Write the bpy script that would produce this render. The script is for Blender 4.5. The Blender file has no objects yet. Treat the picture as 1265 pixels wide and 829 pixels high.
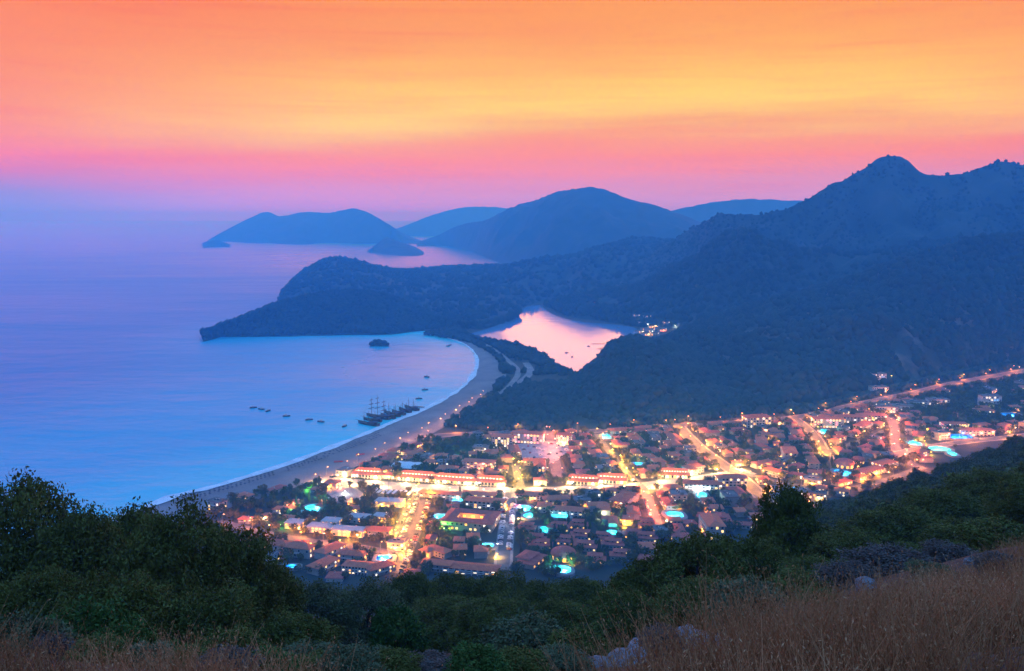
import bpy, bmesh, math, random
import numpy as np
from mathutils import Vector, Matrix
from mathutils.geometry import tessellate_polygon

R = math.radians
scene = bpy.context.scene
COL = scene.collection

# ------------------------------------------------------------------ colour
def S(r, g, b, a=1.0):
    """0-255 display values -> linear RGBA"""
    f = lambda c: (c / 255 / 12.92) if c / 255 <= 0.04045 else ((c / 255 + 0.055) / 1.055) ** 2.4
    return (f(r), f(g), f(b), a)

# ------------------------------------------------------------------ camera
H_CAM = 240.0
FPX = 1095.0            # focal length in photo pixels (photo is 1265 px wide)
PITCH = math.atan((414.5 - 267.0) / FPX)
cd = bpy.data.cameras.new('camera')
cam = bpy.data.objects.new('camera', cd)
COL.objects.link(cam)
cam.location = (0, 0, H_CAM)
cam.rotation_euler = (R(90) - PITCH, 0, 0)
cd.sensor_width = 36.0
cd.lens = 36.0 * FPX / 1265.0
cd.clip_start = 0.3
cd.clip_end = 300000
scene.camera = cam

# ------------------------------------------------------------------ render settings
scene.view_settings.view_transform = 'Standard'
scene.view_settings.look = 'None'
scene.view_settings.exposure = 0.0
scene.view_settings.gamma = 1.0
scene.view_settings.use_curve_mapping = False
scene.render.engine = 'CYCLES'
cy = scene.cycles
cy.use_denoising = True
cy.max_bounces = 6
cy.diffuse_bounces = 2
cy.glossy_bounces = 2
cy.transmission_bounces = 3
cy.volume_bounces = 3
cy.transparent_max_bounces = 6
cy.sample_clamp_indirect = 4.0
cy.sample_clamp_direct = 0.0
cy.caustics_reflective = False
cy.caustics_refractive = False
cy.use_light_tree = True

# ------------------------------------------------------------------ dusk sky
world = bpy.data.worlds.new('World')
scene.world = world
world.use_nodes = True
nt = world.node_tree
for n in list(nt.nodes):
    nt.nodes.remove(n)
def N(t, kind, **kw):
    n = t.nodes.new(kind)
    for k, v in kw.items():
        setattr(n, k, v)
    return n
def ramp(t, stops, interp='LINEAR'):
    n = N(t, 'ShaderNodeValToRGB')
    n.color_ramp.interpolation = interp
    el = n.color_ramp.elements
    while len(el) < len(stops):
        el.new(0.5)
    for e, (p, c) in zip(el, stops):
        e.position = p
        e.color = c
    return n
L = nt.links.new
tc = N(nt, 'ShaderNodeTexCoord')
sep = N(nt, 'ShaderNodeSeparateXYZ'); L(tc.outputs['Generated'], sep.inputs[0])
# soft horizontal cloud streaks shift the height at which the colours are read
mp = N(nt, 'ShaderNodeMapping'); L(tc.outputs['Generated'], mp.inputs[0])
mp.inputs['Scale'].default_value = (2.6, 2.6, 34.0)
nz = N(nt, 'ShaderNodeTexNoise'); L(mp.outputs[0], nz.inputs['Vector'])
nz.inputs['Scale'].default_value = 1.0; nz.inputs['Detail'].default_value = 5.0; nz.inputs['Roughness'].default_value = 0.55
mp2 = N(nt, 'ShaderNodeMapping'); L(tc.outputs['Generated'], mp2.inputs[0])
mp2.inputs['Scale'].default_value = (1.1, 1.1, 7.0); mp2.inputs['Location'].default_value = (3.1, 0.4, 1.7)
nz2 = N(nt, 'ShaderNodeTexNoise'); L(mp2.outputs[0], nz2.inputs['Vector'])
nz2.inputs['Scale'].default_value = 1.3; nz2.inputs['Detail'].default_value = 3.0
def M(op, a, b, t=nt, clamp=False):
    n = N(t, 'ShaderNodeMath', operation=op); n.use_clamp = clamp
    for i, x in enumerate((a, b)):
        if x is None: continue
        if isinstance(x, (int, float)): n.inputs[i].default_value = x
        else: t.links.new(x, n.inputs[i])
    return n.outputs[0]
wob = M('MULTIPLY', M('SUBTRACT', nz.outputs['Fac'], 0.5), 0.075)
wob2 = M('MULTIPLY', M('SUBTRACT', nz2.outputs['Fac'], 0.5), 0.10)
wsum = M('ADD', wob, wob2)
up = M('MULTIPLY', sep.outputs['Z'], 9.0, clamp=True)     # streaks fade out towards the horizon
zz = M('ADD', sep.outputs['Z'], M('MULTIPLY', wsum, up))
zz = M('MAXIMUM', zz, 0.0)
SKY_K = 1.6
def W(r, g, b, k=1.0): return tuple(c * k / SKY_K for c in S(r, g, b)[:3]) + (1,)
SKY_UP = [(0.29, W(225, 122, 85)), (0.36, W(140, 150, 205)), (0.46, W(98, 160, 248, 1.4)), (1.0, W(86, 158, 255, 1.75))]
SKY_W = [(0.0, W(205, 172, 195)), (0.032, W(228, 152, 155)), (0.0575, W(255, 146, 45)), (0.074, W(255, 164, 0)), (0.09, W(255, 194, 0)),
         (0.108, W(255, 214, 0, 1.08)), (0.144, W(255, 192, 0, 1.05)), (0.19, W(255, 164, 0)), (0.24, W(255, 148, 0))] + SKY_UP
SKY_L = [(0.0, W(120, 158, 215)), (0.026, W(148, 145, 190)), (0.046, W(212, 126, 125)), (0.068, W(248, 130, 80)),
         (0.10, W(255, 152, 10)), (0.15, W(255, 148, 0)), (0.24, W(255, 136, 0))] + SKY_UP
SKY_E = [(0.0, W(165, 172, 220)), (0.15, W(140, 170, 240)), (0.40, W(104, 162, 250, 1.4)), (0.70, W(88, 158, 255, 1.6)), (1.0, W(86, 158, 255, 1.75))]
rw = ramp(nt, SKY_W); L(zz, rw.inputs[0])
re_ = ramp(nt, SKY_E); L(zz, re_.inputs[0])
# how far round from the place where the sun went down
SUN_AZ = R(6.0)         # to the right of the view axis
sx, sy = math.sin(SUN_AZ), math.cos(SUN_AZ)
dotp = M('ADD', M('MULTIPLY', sep.outputs['X'], sx), M('MULTIPLY', sep.outputs['Y'], sy))
mr = N(nt, 'ShaderNodeMapRange', interpolation_type='SMOOTHSTEP')
L(dotp, mr.inputs['Value'])
mr.inputs['From Min'].default_value = -0.25
mr.inputs['From Max'].default_value = 0.85
# pinker away from the sunset point, yellow near it
rl = ramp(nt, SKY_L); L(zz, rl.inputs[0])
gl = N(nt, 'ShaderNodeMapRange', interpolation_type='SMOOTHSTEP'); L(dotp, gl.inputs['Value'])
gl.inputs['From Min'].default_value = 0.79; gl.inputs['From Max'].default_value = 0.985
side_ = N(nt, 'ShaderNodeMix', data_type='RGBA')
L(gl.outputs[0], side_.inputs['Factor']); L(rl.outputs[0], side_.inputs['A']); L(rw.outputs[0], side_.inputs['B'])
mg = N(nt, 'ShaderNodeMix', data_type='RGBA')
L(mr.outputs[0], mg.inputs['Factor']); L(re_.outputs[0], mg.inputs['A']); L(side_.outputs['Result'], mg.inputs['B'])
# thin red-lit cloud veils lying along the horizon
mp3 = N(nt, 'ShaderNodeMapping'); L(tc.outputs['Generated'], mp3.inputs[0])
mp3.inputs['Scale'].default_value = (3.0, 3.0, 60.0); mp3.inputs['Location'].default_value = (0.7, 1.9, 4.2)
nz3 = N(nt, 'ShaderNodeTexNoise'); L(mp3.outputs[0], nz3.inputs['Vector'])
nz3.inputs['Scale'].default_value = 1.0; nz3.inputs['Detail'].default_value = 6.0; nz3.inputs['Roughness'].default_value = 0.6; nz3.inputs['Distortion'].default_value = 0.6
veil = N(nt, 'ShaderNodeMapRange', interpolation_type='SMOOTHSTEP'); L(nz3.outputs['Fac'], veil.inputs['Value'])
veil.inputs['From Min'].default_value = 0.46; veil.inputs['From Max'].default_value = 0.72
mv = N(nt, 'ShaderNodeMix', data_type='RGBA', blend_type='MULTIPLY')
L(M('MULTIPLY', veil.outputs[0], 0.75), mv.inputs['Factor']); L(mg.outputs['Result'], mv.inputs['A']); mv.inputs['B'].default_value = (0.98, 0.80, 0.6, 1)
bg = N(nt, 'ShaderNodeBackground'); L(mv.outputs['Result'], bg.inputs['Color']); bg.inputs['Strength'].default_value = SKY_K
wo = N(nt, 'ShaderNodeOutputWorld'); L(bg.outputs[0], wo.inputs[0])

# the last of the sun, below the clouds at the end of the valley
sd = bpy.data.lights.new('sun', 'SUN'); sd.energy = 0.12; sd.angle = R(14); sd.color = (1.0, 0.55, 0.3)
so = bpy.data.objects.new('sun', sd); COL.objects.link(so)
so.rotation_euler = (R(90 - 5), 0, -SUN_AZ + R(180))

# ------------------------------------------------------------------ helpers
rng = np.random.default_rng(7)
random.seed(11)
cp, sp = math.cos(PITCH), math.sin(PITCH)
def ray(u, v):
    a = (u - 632.5) / FPX; b = (414.5 - v) / FPX
    return np.array([a, cp + b * sp, -sp + b * cp])
def gnd(u, v, z=0.0):
    """place on the level ground seen at photo pixel (u, v)"""
    d = ray(u, v); t = (z - H_CAM) / d[2]
    return np.array([d[0] * t, d[1] * t, z])
def at(u, v, Y):
    """place at distance Y north of the camera seen at photo pixel (u, v)"""
    d = ray(u, v); t = Y / d[1]
    return np.array([d[0] * t, Y, H_CAM + d[2] * t])
def px(p):
    x, y, z = p[0], p[1], p[2] - H_CAM
    dep = y * cp - z * sp; upv = y * sp + z * cp
    return 632.5 + FPX * x / dep, 414.5 - FPX * upv / dep

def np_mesh(name, verts, faces, mats=(), fmat=None, smooth=False, attr=None):
    """mesh from arrays; faces is an (M,k) array or a list of such arrays"""
    me = bpy.data.meshes.new(name)
    if not isinstance(faces, list): faces = [faces]
    verts = np.asarray(verts, dtype=np.float32)
    me.vertices.add(len(verts)); me.vertices.foreach_set('co', verts.ravel())
    loops = np.concatenate([np.asarray(f, dtype=np.int32).ravel() for f in faces])
    tot = np.concatenate([np.full(len(f), f.shape[1], dtype=np.int32) for f in faces])
    start = np.concatenate([[0], np.cumsum(tot)[:-1]]).astype(np.int32)
    me.loops.add(len(loops)); me.loops.foreach_set('vertex_index', loops)
    me.polygons.add(len(tot)); me.polygons.foreach_set('loop_start', start)
    if smooth: me.polygons.foreach_set('use_smooth', np.ones(len(tot), dtype=bool))
    for m in mats: me.materials.append(m)
    if fmat is not None: me.polygons.foreach_set('material_index', np.asarray(fmat, dtype=np.int32))
    me.update(calc_edges=True)
    if attr:
        for k, (dom, arr) in attr.items():
            a = me.attributes.new(k, 'FLOAT', dom); a.data.foreach_set('value', np.asarray(arr, dtype=np.float32))
    return me
def link(name, me, parent=None, loc=None, rotz=0.0):
    o = bpy.data.objects.new(name, me); COL.objects.link(o)
    if parent is not None: o.parent = parent
    if loc is not None: o.location = tuple(float(c) for c in loc)
    if rotz: o.rotation_euler = (0, 0, rotz)
    return o
def tag(o, label=None, cat=None, group=None, kind=None):
    if label: o['label'] = label
    if cat: o['category'] = cat
    if group: o['group'] = group
    if kind: o['kind'] = kind
    return o
def struct(o): o['kind'] = 'structure'; return o
def kids(o): return list(o.children)
def copy_tree(o, parent=None):
    c = o.copy(); COL.objects.link(c)
    if parent is not None: c.parent = parent
    for ch in list(o.children): copy_tree(ch, c)
    return c
class MB:
    """collects shapes into one mesh"""
    def __init__(s): s.v = []; s.f = []; s.m = []
    def add(s, vs, fs, m=0):
        b = len(s.v); s.v += [tuple(map(float, p)) for p in vs]; s.f += [tuple(i + b for i in f) for f in fs]; s.m += [m] * len(fs)
    def box(s, c, d, m=0, rz=0.0, taper=1.0):
        x, y, z = d[0] / 2, d[1] / 2, d[2] / 2
        vs = []
        for dz, k in ((-z, 1.0), (z, taper)):
            for dx, dy in ((-x, -y), (x, -y), (x, y), (-x, y)):
                X, Y = dx * k, dy * k
                vs.append((c[0] + X * math.cos(rz) - Y * math.sin(rz), c[1] + X * math.sin(rz) + Y * math.cos(rz), c[2] + dz))
        s.add(vs, [(3, 2, 1, 0), (4, 5, 6, 7), (0, 1, 5, 4), (1, 2, 6, 5), (2, 3, 7, 6), (3, 0, 4, 7)], m)
    def tube(s, pts, rad, n=6, m=0, cap=True):
        pts = [Vector(p) for p in pts]
        if not hasattr(rad, '__len__'): rad = [rad] * len(pts)
        rings = []
        for i, p in enumerate(pts):
            t = (pts[min(i + 1, len(pts) - 1)] - pts[max(i - 1, 0)]).normalized()
            a = t.orthogonal().normalized() if i == 0 else (a - t * a.dot(t)).normalized()
            b = t.cross(a)
            rings.append([p + (a * math.cos(2 * math.pi * k / n) + b * math.sin(2 * math.pi * k / n)) * rad[i] for k in range(n)])
        vs = [q for r in rings for q in r]; fs = []
        for i in range(len(pts) - 1):
            for k in range(n):
                fs.append((i * n + k, i * n + (k + 1) % n, (i + 1) * n + (k + 1) % n, (i + 1) * n + k))
        if cap: fs += [tuple(range(n))[::-1], tuple(range((len(pts) - 1) * n, len(pts) * n))]
        s.add(vs, fs, m)
    def lathe(s, prof, c=(0, 0, 0), n=10, m=0):
        vs = []; fs = []
        for r, z in prof:
            vs += [(c[0] + r * math.cos(2 * math.pi * k / n), c[1] + r * math.sin(2 * math.pi * k / n), c[2] + z) for k in range(n)]
        for i in range(len(prof) - 1):
            for k in range(n):
                fs.append((i * n + k, i * n + (k + 1) % n, (i + 1) * n + (k + 1) % n, (i + 1) * n + k))
        fs += [tuple(range(n))[::-1], tuple(range((len(prof) - 1) * n, len(prof) * n))]
        s.add(vs, fs, m)
    def mesh(s, name, mats, smooth=False):
        me = bpy.data.meshes.new(name); me.from_pydata(s.v, [], s.f)
        for m in mats: me.materials.append(m)
        for p, i in zip(me.polygons, s.m):
            p.material_index = i; p.use_smooth = smooth
        me.update(); return me

def ico(sub=1):
    bm = bmesh.new(); bmesh.ops.create_icosphere(bm, subdivisions=sub, radius=1.0)
    v = np.array([q.co[:] for q in bm.verts]); f = np.array([[q.index for q in p.verts] for p in bm.faces]); bm.free()
    return v, f

def vnoise(P, seed=0):
    """smooth value noise on an (N,2) or (N,3) array, about -1..1"""
    P = np.asarray(P, dtype=np.float64)
    if P.shape[1] == 2: P = np.hstack([P, np.zeros((len(P), 1))])
    i = np.floor(P).astype(np.int64); f = P - i; f = f * f * (3 - 2 * f)
    def h(a, b, c):
        n = (a * 73856093) ^ (b * 19349663) ^ (c * 83492791) ^ (seed * 2654435761)
        n = (n ^ (n >> 13)) * 1274126177 & 0x7fffffff
        n = (n ^ (n >> 16)) & 0xffff
        return n / 32767.5 - 1
    r = 0
    for dx in (0, 1):
        for dy in (0, 1):
            for dz in (0, 1):
                w = (f[:, 0] if dx else 1 - f[:, 0]) * (f[:, 1] if dy else 1 - f[:, 1]) * (f[:, 2] if dz else 1 - f[:, 2])
                r = r + w * h(i[:, 0] + dx, i[:, 1] + dy, i[:, 2] + dz)
    return r
def fbm(P, oct=4, seed=0, ridged=False):
    r = 0; a = 1.0; t = 0
    for o in range(oct):
        n = vnoise(np.asarray(P) * 2 ** o + 17.3 * o, seed + o)
        if ridged: n = 1 - 2 * np.abs(n)
        r = r + a * n; t += a; a *= 0.5
    return r / t

# ------------------------------------------------------------------ ordinals
ONES = 'first second third fourth fifth sixth seventh eighth ninth tenth eleventh twelfth thirteenth fourteenth fifteenth sixteenth seventeenth eighteenth nineteenth'.split()
TENS = {2: 'twenty', 3: 'thirty', 4: 'forty', 5: 'fifty', 6: 'sixty', 7: 'seventy', 8: 'eighty', 9: 'ninety'}
def nth(n):
    if n < 20: return ONES[n - 1]
    t, o = divmod(n, 10)
    return (TENS[t][:-1] + 'ieth') if o == 0 else TENS[t] + '-' + ONES[o - 1]


# ------------------------------------------------------------------ materials
def mat(name, base=(0.5, 0.5, 0.5, 1), rough=0.8, metal=0.0, spec=0.3):
    m = bpy.data.materials.new(name); m.use_nodes = True
    b = m.node_tree.nodes['Principled BSDF']
    b.inputs['Base Color'].default_value = base; b.inputs['Roughness'].default_value = rough
    b.inputs['Metallic'].default_value = metal; b.inputs['Specular IOR Level'].default_value = spec
    return m
def noisy(name, c1, c2, scale=1.0, rough=0.85, detail=4.0, bump=0.0, bscale=None, attr=None, c3=None, spec=0.25, stretch=(1, 1, 1), objvar=0.0):
    """two-tone noise material; attr = per-face random 0..1 that also shifts the tone"""
    m = mat(name, c1, rough, spec=spec); t = m.node_tree; b = t.nodes['Principled BSDF']
    tc = N(t, 'ShaderNodeTexCoord'); mp = N(t, 'ShaderNodeMapping'); t.links.new(tc.outputs['Object'], mp.inputs[0])
    mp.inputs['Scale'].default_value = stretch
    nz = N(t, 'ShaderNodeTexNoise'); t.links.new(mp.outputs[0], nz.inputs['Vector'])
    nz.inputs['Scale'].default_value = scale; nz.inputs['Detail'].default_value = detail
    fac = M('MULTIPLY', M('SUBTRACT', nz.outputs['Fac'], 0.3, t), 2.5, t, clamp=True)
    if attr:
        an = N(t, 'ShaderNodeAttribute', attribute_name=attr)
        fac = M('ADD', M('MULTIPLY', fac, 0.45, t), M('MULTIPLY', an.outputs['Fac'], 0.55, t), t, clamp=True)
    if objvar:
        oi = N(t, 'ShaderNodeObjectInfo')
        fac = M('ADD', M('MULTIPLY', fac, 1 - objvar, t), M('MULTIPLY', oi.outputs['Random'], objvar, t), t, clamp=True)
    st = [(0.0, c1), (1.0, c2)] if c3 is None else [(0.0, c1), (0.5, c2), (1.0, c3)]
    rp = ramp(t, st); t.links.new(fac, rp.inputs[0]); t.links.new(rp.outputs[0], b.inputs['Base Color'])
    if bump:
        n2 = N(t, 'ShaderNodeTexNoise'); t.links.new(tc.outputs['Object'], n2.inputs['Vector'])
        n2.inputs['Scale'].default_value = bscale or scale * 4; n2.inputs['Detail'].default_value = 5
        bp = N(t, 'ShaderNodeBump'); bp.inputs['Strength'].default_value = bump; bp.inputs['Distance'].default_value = 1.0
        t.links.new(n2.outputs['Fac'], bp.inputs['Height']); t.links.new(bp.outputs[0], b.inputs['Normal'])
    return m
def glow(name, col, strength):
    m = bpy.data.materials.new(name); m.use_nodes = True; t = m.node_tree
    b = t.nodes['Principled BSDF']
    b.inputs['Base Color'].default_value = col; b.inputs['Emission Color'].default_value = col
    b.inputs['Emission Strength'].default_value = strength
    m.cycles.emission_sampling = 'NONE'
    return m
# ================================================================== SEA, LAND, HILLS
def smoothline(pts, n):
    """Catmull-Rom through pts (N,k), resampled to n points evenly along its length"""
    P = np.asarray(pts, float); Q = np.vstack([2 * P[0] - P[1], P, 2 * P[-1] - P[-2]])
    out = []
    for i in range(1, len(Q) - 2):
        t = np.linspace(0, 1, 24, endpoint=False)[:, None]
        a, b, c, d = Q[i - 1], Q[i], Q[i + 1], Q[i + 2]
        out.append(0.5 * (2 * b + (c - a) * t + (2 * a - 5 * b + 4 * c - d) * t ** 2 + (3 * b - a - 3 * c + d) * t ** 3))
    out = np.vstack(out + [P[-1:]])
    s = np.concatenate([[0], np.cumsum(np.linalg.norm(np.diff(out, axis=0), axis=1))])
    q = np.linspace(0, s[-1], n)
    return np.stack([np.interp(q, s, out[:, k]) for k in range(out.shape[1])], 1)
def strip(name, A, B, m, nacross=2, zfun=None, attr=False):
    """sheet lofted between two lines of equal length"""
    n = len(A); k = nacross
    t = np.linspace(0, 1, k)[None, :, None]
    P = A[:, None, :] * (1 - t) + B[:, None, :] * t
    if zfun is not None: P[:, :, 2] = zfun(np.broadcast_to(t[:, :, 0], (n, k)))
    i, j = np.meshgrid(np.arange(n - 1), np.arange(k - 1), indexing='ij'); b = (i * k + j).ravel()
    return np_mesh(name, P.reshape(-1, 3), np.stack([b, b + k, b + k + 1, b + 1], 1), [m], smooth=True)

COAST = [(120, 650), (215, 614), (260, 603), (310, 588), (360, 572), (410, 553), (450, 537), (490, 520), (530, 503), (560, 487), (580, 470),
         (589, 453), (587, 438), (575, 426), (557, 419), (540, 415), (523, 412.5)]
INLAND = [(120, 690), (232, 640), (290, 620), (345, 603), (390, 588), (430, 573), (470, 558), (508, 541), (540, 525), (575, 506), (604, 486),
          (616, 464), (612, 444), (597, 431), (575, 421.5), (550, 415.5), (523, 411.6)]
coast = smoothline([gnd(u, v) for u, v in COAST], 260)
inland = smoothline([gnd(u, v) for u, v in INLAND], 260)

# ---- sea: shallow water over pale sand near the beach is turquoise, deep water dark blue
def water_mat(name, deep, shallow=None, rough=0.2, bump=0.4, scales=((0.02, 1.0), (0.11, 0.5)), dist=2.0, shore_w=260):
    m = mat(name, deep, rough, spec=0.5); t = m.node_tree; b = t.nodes['Principled BSDF']
    b.inputs['IOR'].default_value = 1.333
    tc = N(t, 'ShaderNodeTexCoord')
    h = None
    for s, w in scales:
        mp = N(t, 'ShaderNodeMapping'); t.links.new(tc.outputs['Object'], mp.inputs[0])
        mp.inputs['Scale'].default_value = (s * 0.6, s, s); mp.inputs['Rotation'].default_value = (0, 0, R(20))
        nz = N(t, 'ShaderNodeTexNoise'); t.links.new(mp.outputs[0], nz.inputs['Vector'])
        nz.inputs['Scale'].default_value = 1.0; nz.inputs['Detail'].default_value = 3.0
        hh = M('MULTIPLY', nz.outputs['Fac'], w / s * 0.1, t)
        h = hh if h is None else M('ADD', h, hh, t)
    bp = N(t, 'ShaderNodeBump'); bp.inputs['Strength'].default_value = bump; bp.inputs['Distance'].default_value = dist
    t.links.new(h, bp.inputs['Height']); t.links.new(bp.outputs[0], b.inputs['Normal'])
    # wind patches: smoother and rougher water
    mp = N(t, 'ShaderNodeMapping'); t.links.new(tc.outputs['Object'], mp.inputs[0])
    mp.inputs['Scale'].default_value = (0.0012, 0.006, 1); mp.inputs['Rotation'].default_value = (0, 0, R(-12))
    nz = N(t, 'ShaderNodeTexNoise'); t.links.new(mp.outputs[0], nz.inputs['Vector']); nz.inputs['Scale'].default_value = 1.0; nz.inputs['Detail'].default_value = 5
    mr = N(t, 'ShaderNodeMapRange'); t.links.new(nz.outputs['Fac'], mr.inputs['Value'])
    mr.inputs['From Min'].default_value = 0.35; mr.inputs['From Max'].default_value = 0.65
    mr.inputs['To Min'].default_value = rough * 0.88; mr.inputs['To Max'].default_value = rough * 1.14
    ro = mr.outputs[0]
    if shallow is not None:      # sheltered water lies smoother
        ac = N(t, 'ShaderNodeAttribute', attribute_name='calm')
        ro = M('MULTIPLY', ro, M('SUBTRACT', 1.0, M('MULTIPLY', ac.outputs['Fac'], 0.62, t), t), t)
        t.links.new(M('SUBTRACT', bump, M('MULTIPLY', ac.outputs['Fac'], bump * 0.6, t), t), bp.inputs['Strength'])
    t.links.new(ro, b.inputs['Roughness'])
    if shallow is not None:
        an = N(t, 'ShaderNodeAttribute', attribute_name='shore')
        rp = ramp(t, [(0.0, shallow[0]), (0.25, shallow[1]), (1.0, deep)], 'EASE'); t.links.new(an.outputs['Fac'], rp.inputs[0])
        t.links.new(rp.outputs[0], b.inputs['Base Color'])
    return m
M_SEA = water_mat('sea_water', (0.010, 0.25, 0.44, 1), [(0.03, 0.62, 0.70, 1), (0.010, 0.44, 0.60, 1)], rough=0.42, bump=0.6)
ys = np.concatenate([np.linspace(-1500, 480, 4), np.linspace(520, 1800, 150), np.geomspace(1830, 45000, 40)])
ss = np.linspace(-1, 1, 161)
Yg, Sg = np.meshgrid(ys, ss, indexing='ij')
Xg = Sg * (900 + np.maximum(Yg, 0) * 0.85)
V = np.stack([Xg, Yg, np.zeros_like(Xg)], 2).reshape(-1, 3)
d = np.full(len(V), 1e9)
for i in range(0, len(coast), 2):
    d = np.minimum(d, np.hypot(V[:, 0] - coast[i, 0], V[:, 1] - coast[i, 1]))
k = len(ss); i, j = np.meshgrid(np.arange(len(ys) - 1), np.arange(k - 1), indexing='ij'); b = (i * k + j).ravel()
me = np_mesh('sea', V, np.stack([b, b + 1, b + k + 1, b + k], 1), [M_SEA], smooth=True, attr={'shore': ('POINT', np.clip(d / 700.0, 0, 1)),
    'calm': ('POINT', np.clip(np.exp(-(((V[:, 0] - gnd(535, 445)[0]) / 170) ** 2 + ((V[:, 1] - gnd(535, 445)[1]) / 260) ** 2)) + np.clip((V[:, 1] - 3500) / 9000, 0, 0.35) + np.exp(-(((V[:, 0] - gnd(540, 312)[0]) / 900) ** 2 + ((V[:, 1] - gnd(540, 318)[1]) / 1500) ** 2)), 0, 1))})
struct(link('sea', me))

# ---- beach and the foam at its edge
M_SAND = noisy('beach_sand', (0.19, 0.155, 0.15, 1), (0.30, 0.25, 0.24, 1), 0.03, bump=0.3, bscale=0.5, detail=8)
M_WET = noisy('wet_sand', (0.17, 0.16, 0.17, 1), (0.22, 0.20, 0.2, 1), 0.1, rough=0.45)
M_FOAM = noisy('foam', (0.62, 0.65, 0.67, 1), (0.88, 0.9, 0.92, 1), 0.08, detail=6)
off = inland - coast; wd = np.linalg.norm(off[:, :2], axis=1)[:, None]; nrm = off / np.maximum(wd, 1e-3)
prof = lambda t: -0.6 + 2.7 * np.clip(t * 1.8, 0, 1) ** 0.8 + 0.1 * t
outer = coast - nrm * np.minimum(8, wd * 0.2)
inn2 = inland + nrm * np.minimum(25, wd * 0.3)
struct(link('beach', strip('beach', outer, inn2, M_SAND, 14, prof)))
jit = (1.2 + 0.9 * fbm(coast[:, :2] / 22, 3, 5))[:, None] * np.clip(wd / 40, 0.15, 1) * np.linspace(1.15, 0.3, 260)[:, None]
fa = coast - nrm * 6.0 * jit; fb = coast + nrm * 5.0 * jit
fa[:, 2] = 0.06; fb[:, 2] = 1.1
tag(link('foam', strip('foam', fa, fb, M_FOAM, 3)), kind='stuff')

# ---- level land behind the beach
LAND = [tuple(p[:2]) for p in (inland + nrm * np.minimum(8, wd * 0.1))[::3]] + [tuple(gnd(u, v)[:2]) for u, v in
        ((525, 408), (560, 400), (600, 380), (640, 370), (800, 360), (1500, 360))] + [(2600, 2000), (2000, 470), (-180, 470), (-420, 520)]
def poly_mesh(name, pts, z, m):
    tr = tessellate_polygon([[Vector((p[0], p[1], 0)) for p in pts]])
    return np_mesh(name, [(p[0], p[1], z) for p in pts], np.array([t[:] for t in tr]), [m])
M_GROUND = noisy('town_ground', (0.018, 0.026, 0.014, 1), (0.055, 0.05, 0.034, 1), 0.02, detail=9, c3=(0.026, 0.034, 0.018, 1))
me = poly_mesh('ground', LAND, 2.0, M_GROUND)
me.flip_normals() if me.polygons[0].normal.z < 0 else None
struct(link('ground', me))

LAGOON = [(578, 413), (600, 407), (622, 399), (638, 392), (641, 384), (655, 378), (668, 377.5), (680, 387), (700, 394), (720, 398), (745, 400), (780, 404),
          (789, 410), (787, 420), (770, 424), (752, 427), (742, 438), (733, 452), (722, 464), (712, 463), (703, 456), (690, 453), (678, 441), (660, 431),
          (640, 425), (615, 420), (595, 417)]
M_LAG = water_mat('lagoon_water', (0.16, 0.30, 0.52, 1), None, rough=0.06, bump=0.08, scales=((0.05, 0.6), (0.3, 0.3)))
lag = smoothline([gnd(u, v, 2.0) for u, v in LAGOON + LAGOON[:1]], 150)[:-1]
me = poly_mesh('lagoon', lag, 2.35, M_LAG)
me.flip_normals() if me.polygons[0].normal.z < 0 else None
struct(link('lagoon', me))

# ---- hills: each a full body lofted foot - crest - far foot, so that its outline has real distance and depth
M_HILL = noisy('hill_scrub', (0.009, 0.026, 0.024, 1), (0.022, 0.044, 0.042, 1), 0.012, detail=10, c3=(0.045, 0.060, 0.058, 1), bump=0.6, bscale=0.12)
M_ROCKY = noisy('hill_rock', (0.010, 0.026, 0.024, 1), (0.024, 0.040, 0.038, 1), 0.02, detail=10, c3=(0.13, 0.12, 0.105, 1), bump=0.6, bscale=0.12)
HILLS = {}
def hill(name, rows, n=220, k=70, back=0.8, bump=0.16, wav=0.0, seed=0, m=None, conv=1.0, crestn=0.02, wl=None):
    """rows: (crest u, v, Y, foot u, v[, foot z])"""
    C = smoothline([np.concatenate([at(r[0], r[1], r[2]), gnd(r[3], r[4], -3.0)]) for r in rows], n)
    C, F = C[:, :3], C[:, 3:]
    B = C + (C - F) * back; B[:, 2] = -6.0
    T = np.concatenate([np.linspace(0, 1, k), 1 + np.linspace(0, 1, k // 2)[1:]])
    W = np.where(T <= 1, T, 2 - T)
    P = np.zeros((n, len(T), 3))
    for a, t in enumerate(T):
        e0, e1 = (F, C) if t <= 1 else (B, C)
        w = W[a]
        P[:, a, :2] = e0[:, :2] * (1 - w) + e1[:, :2] * w
        hgt = w ** conv
        P[:, a, 2] = e0[:, 2] * (1 - hgt) + e1[:, 2] * hgt
    Q = P.reshape(-1, 3)
    hmax = C[:, 2].max() + 5
    wl = wl or hmax * 0.9
    env = (np.broadcast_to(np.sin(np.pi * np.clip(W, 0, 1)) ** 0.8, (n, len(T)))).ravel()
    loc = np.repeat(C[:, 2] / hmax, len(T))
    dz = fbm(Q[:, :2] / wl, 5, seed, True) * bump * hmax * env * np.clip(loc, 0.1, 1)
    dz += fbm(Q[:, :2] / (hmax * 0.12), 3, seed + 3) * crestn * hmax * np.broadcast_to(np.clip(W * 3, 0, 1), (n, len(T))).ravel() * np.clip(loc, 0.15, 1)
    Q[:, 2] += dz
    kk = len(T); i, j = np.meshgrid(np.arange(n - 1), np.arange(kk - 1), indexing='ij'); b = (i * kk + j).ravel()
    me = np_mesh(name, Q, np.stack([b, b + kk, b + kk + 1, b + 1], 1), [m or M_HILL], smooth=True)
    o = struct(link(name, me)); HILLS[o.name] = (o, Q, P.shape)
    return o
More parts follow.
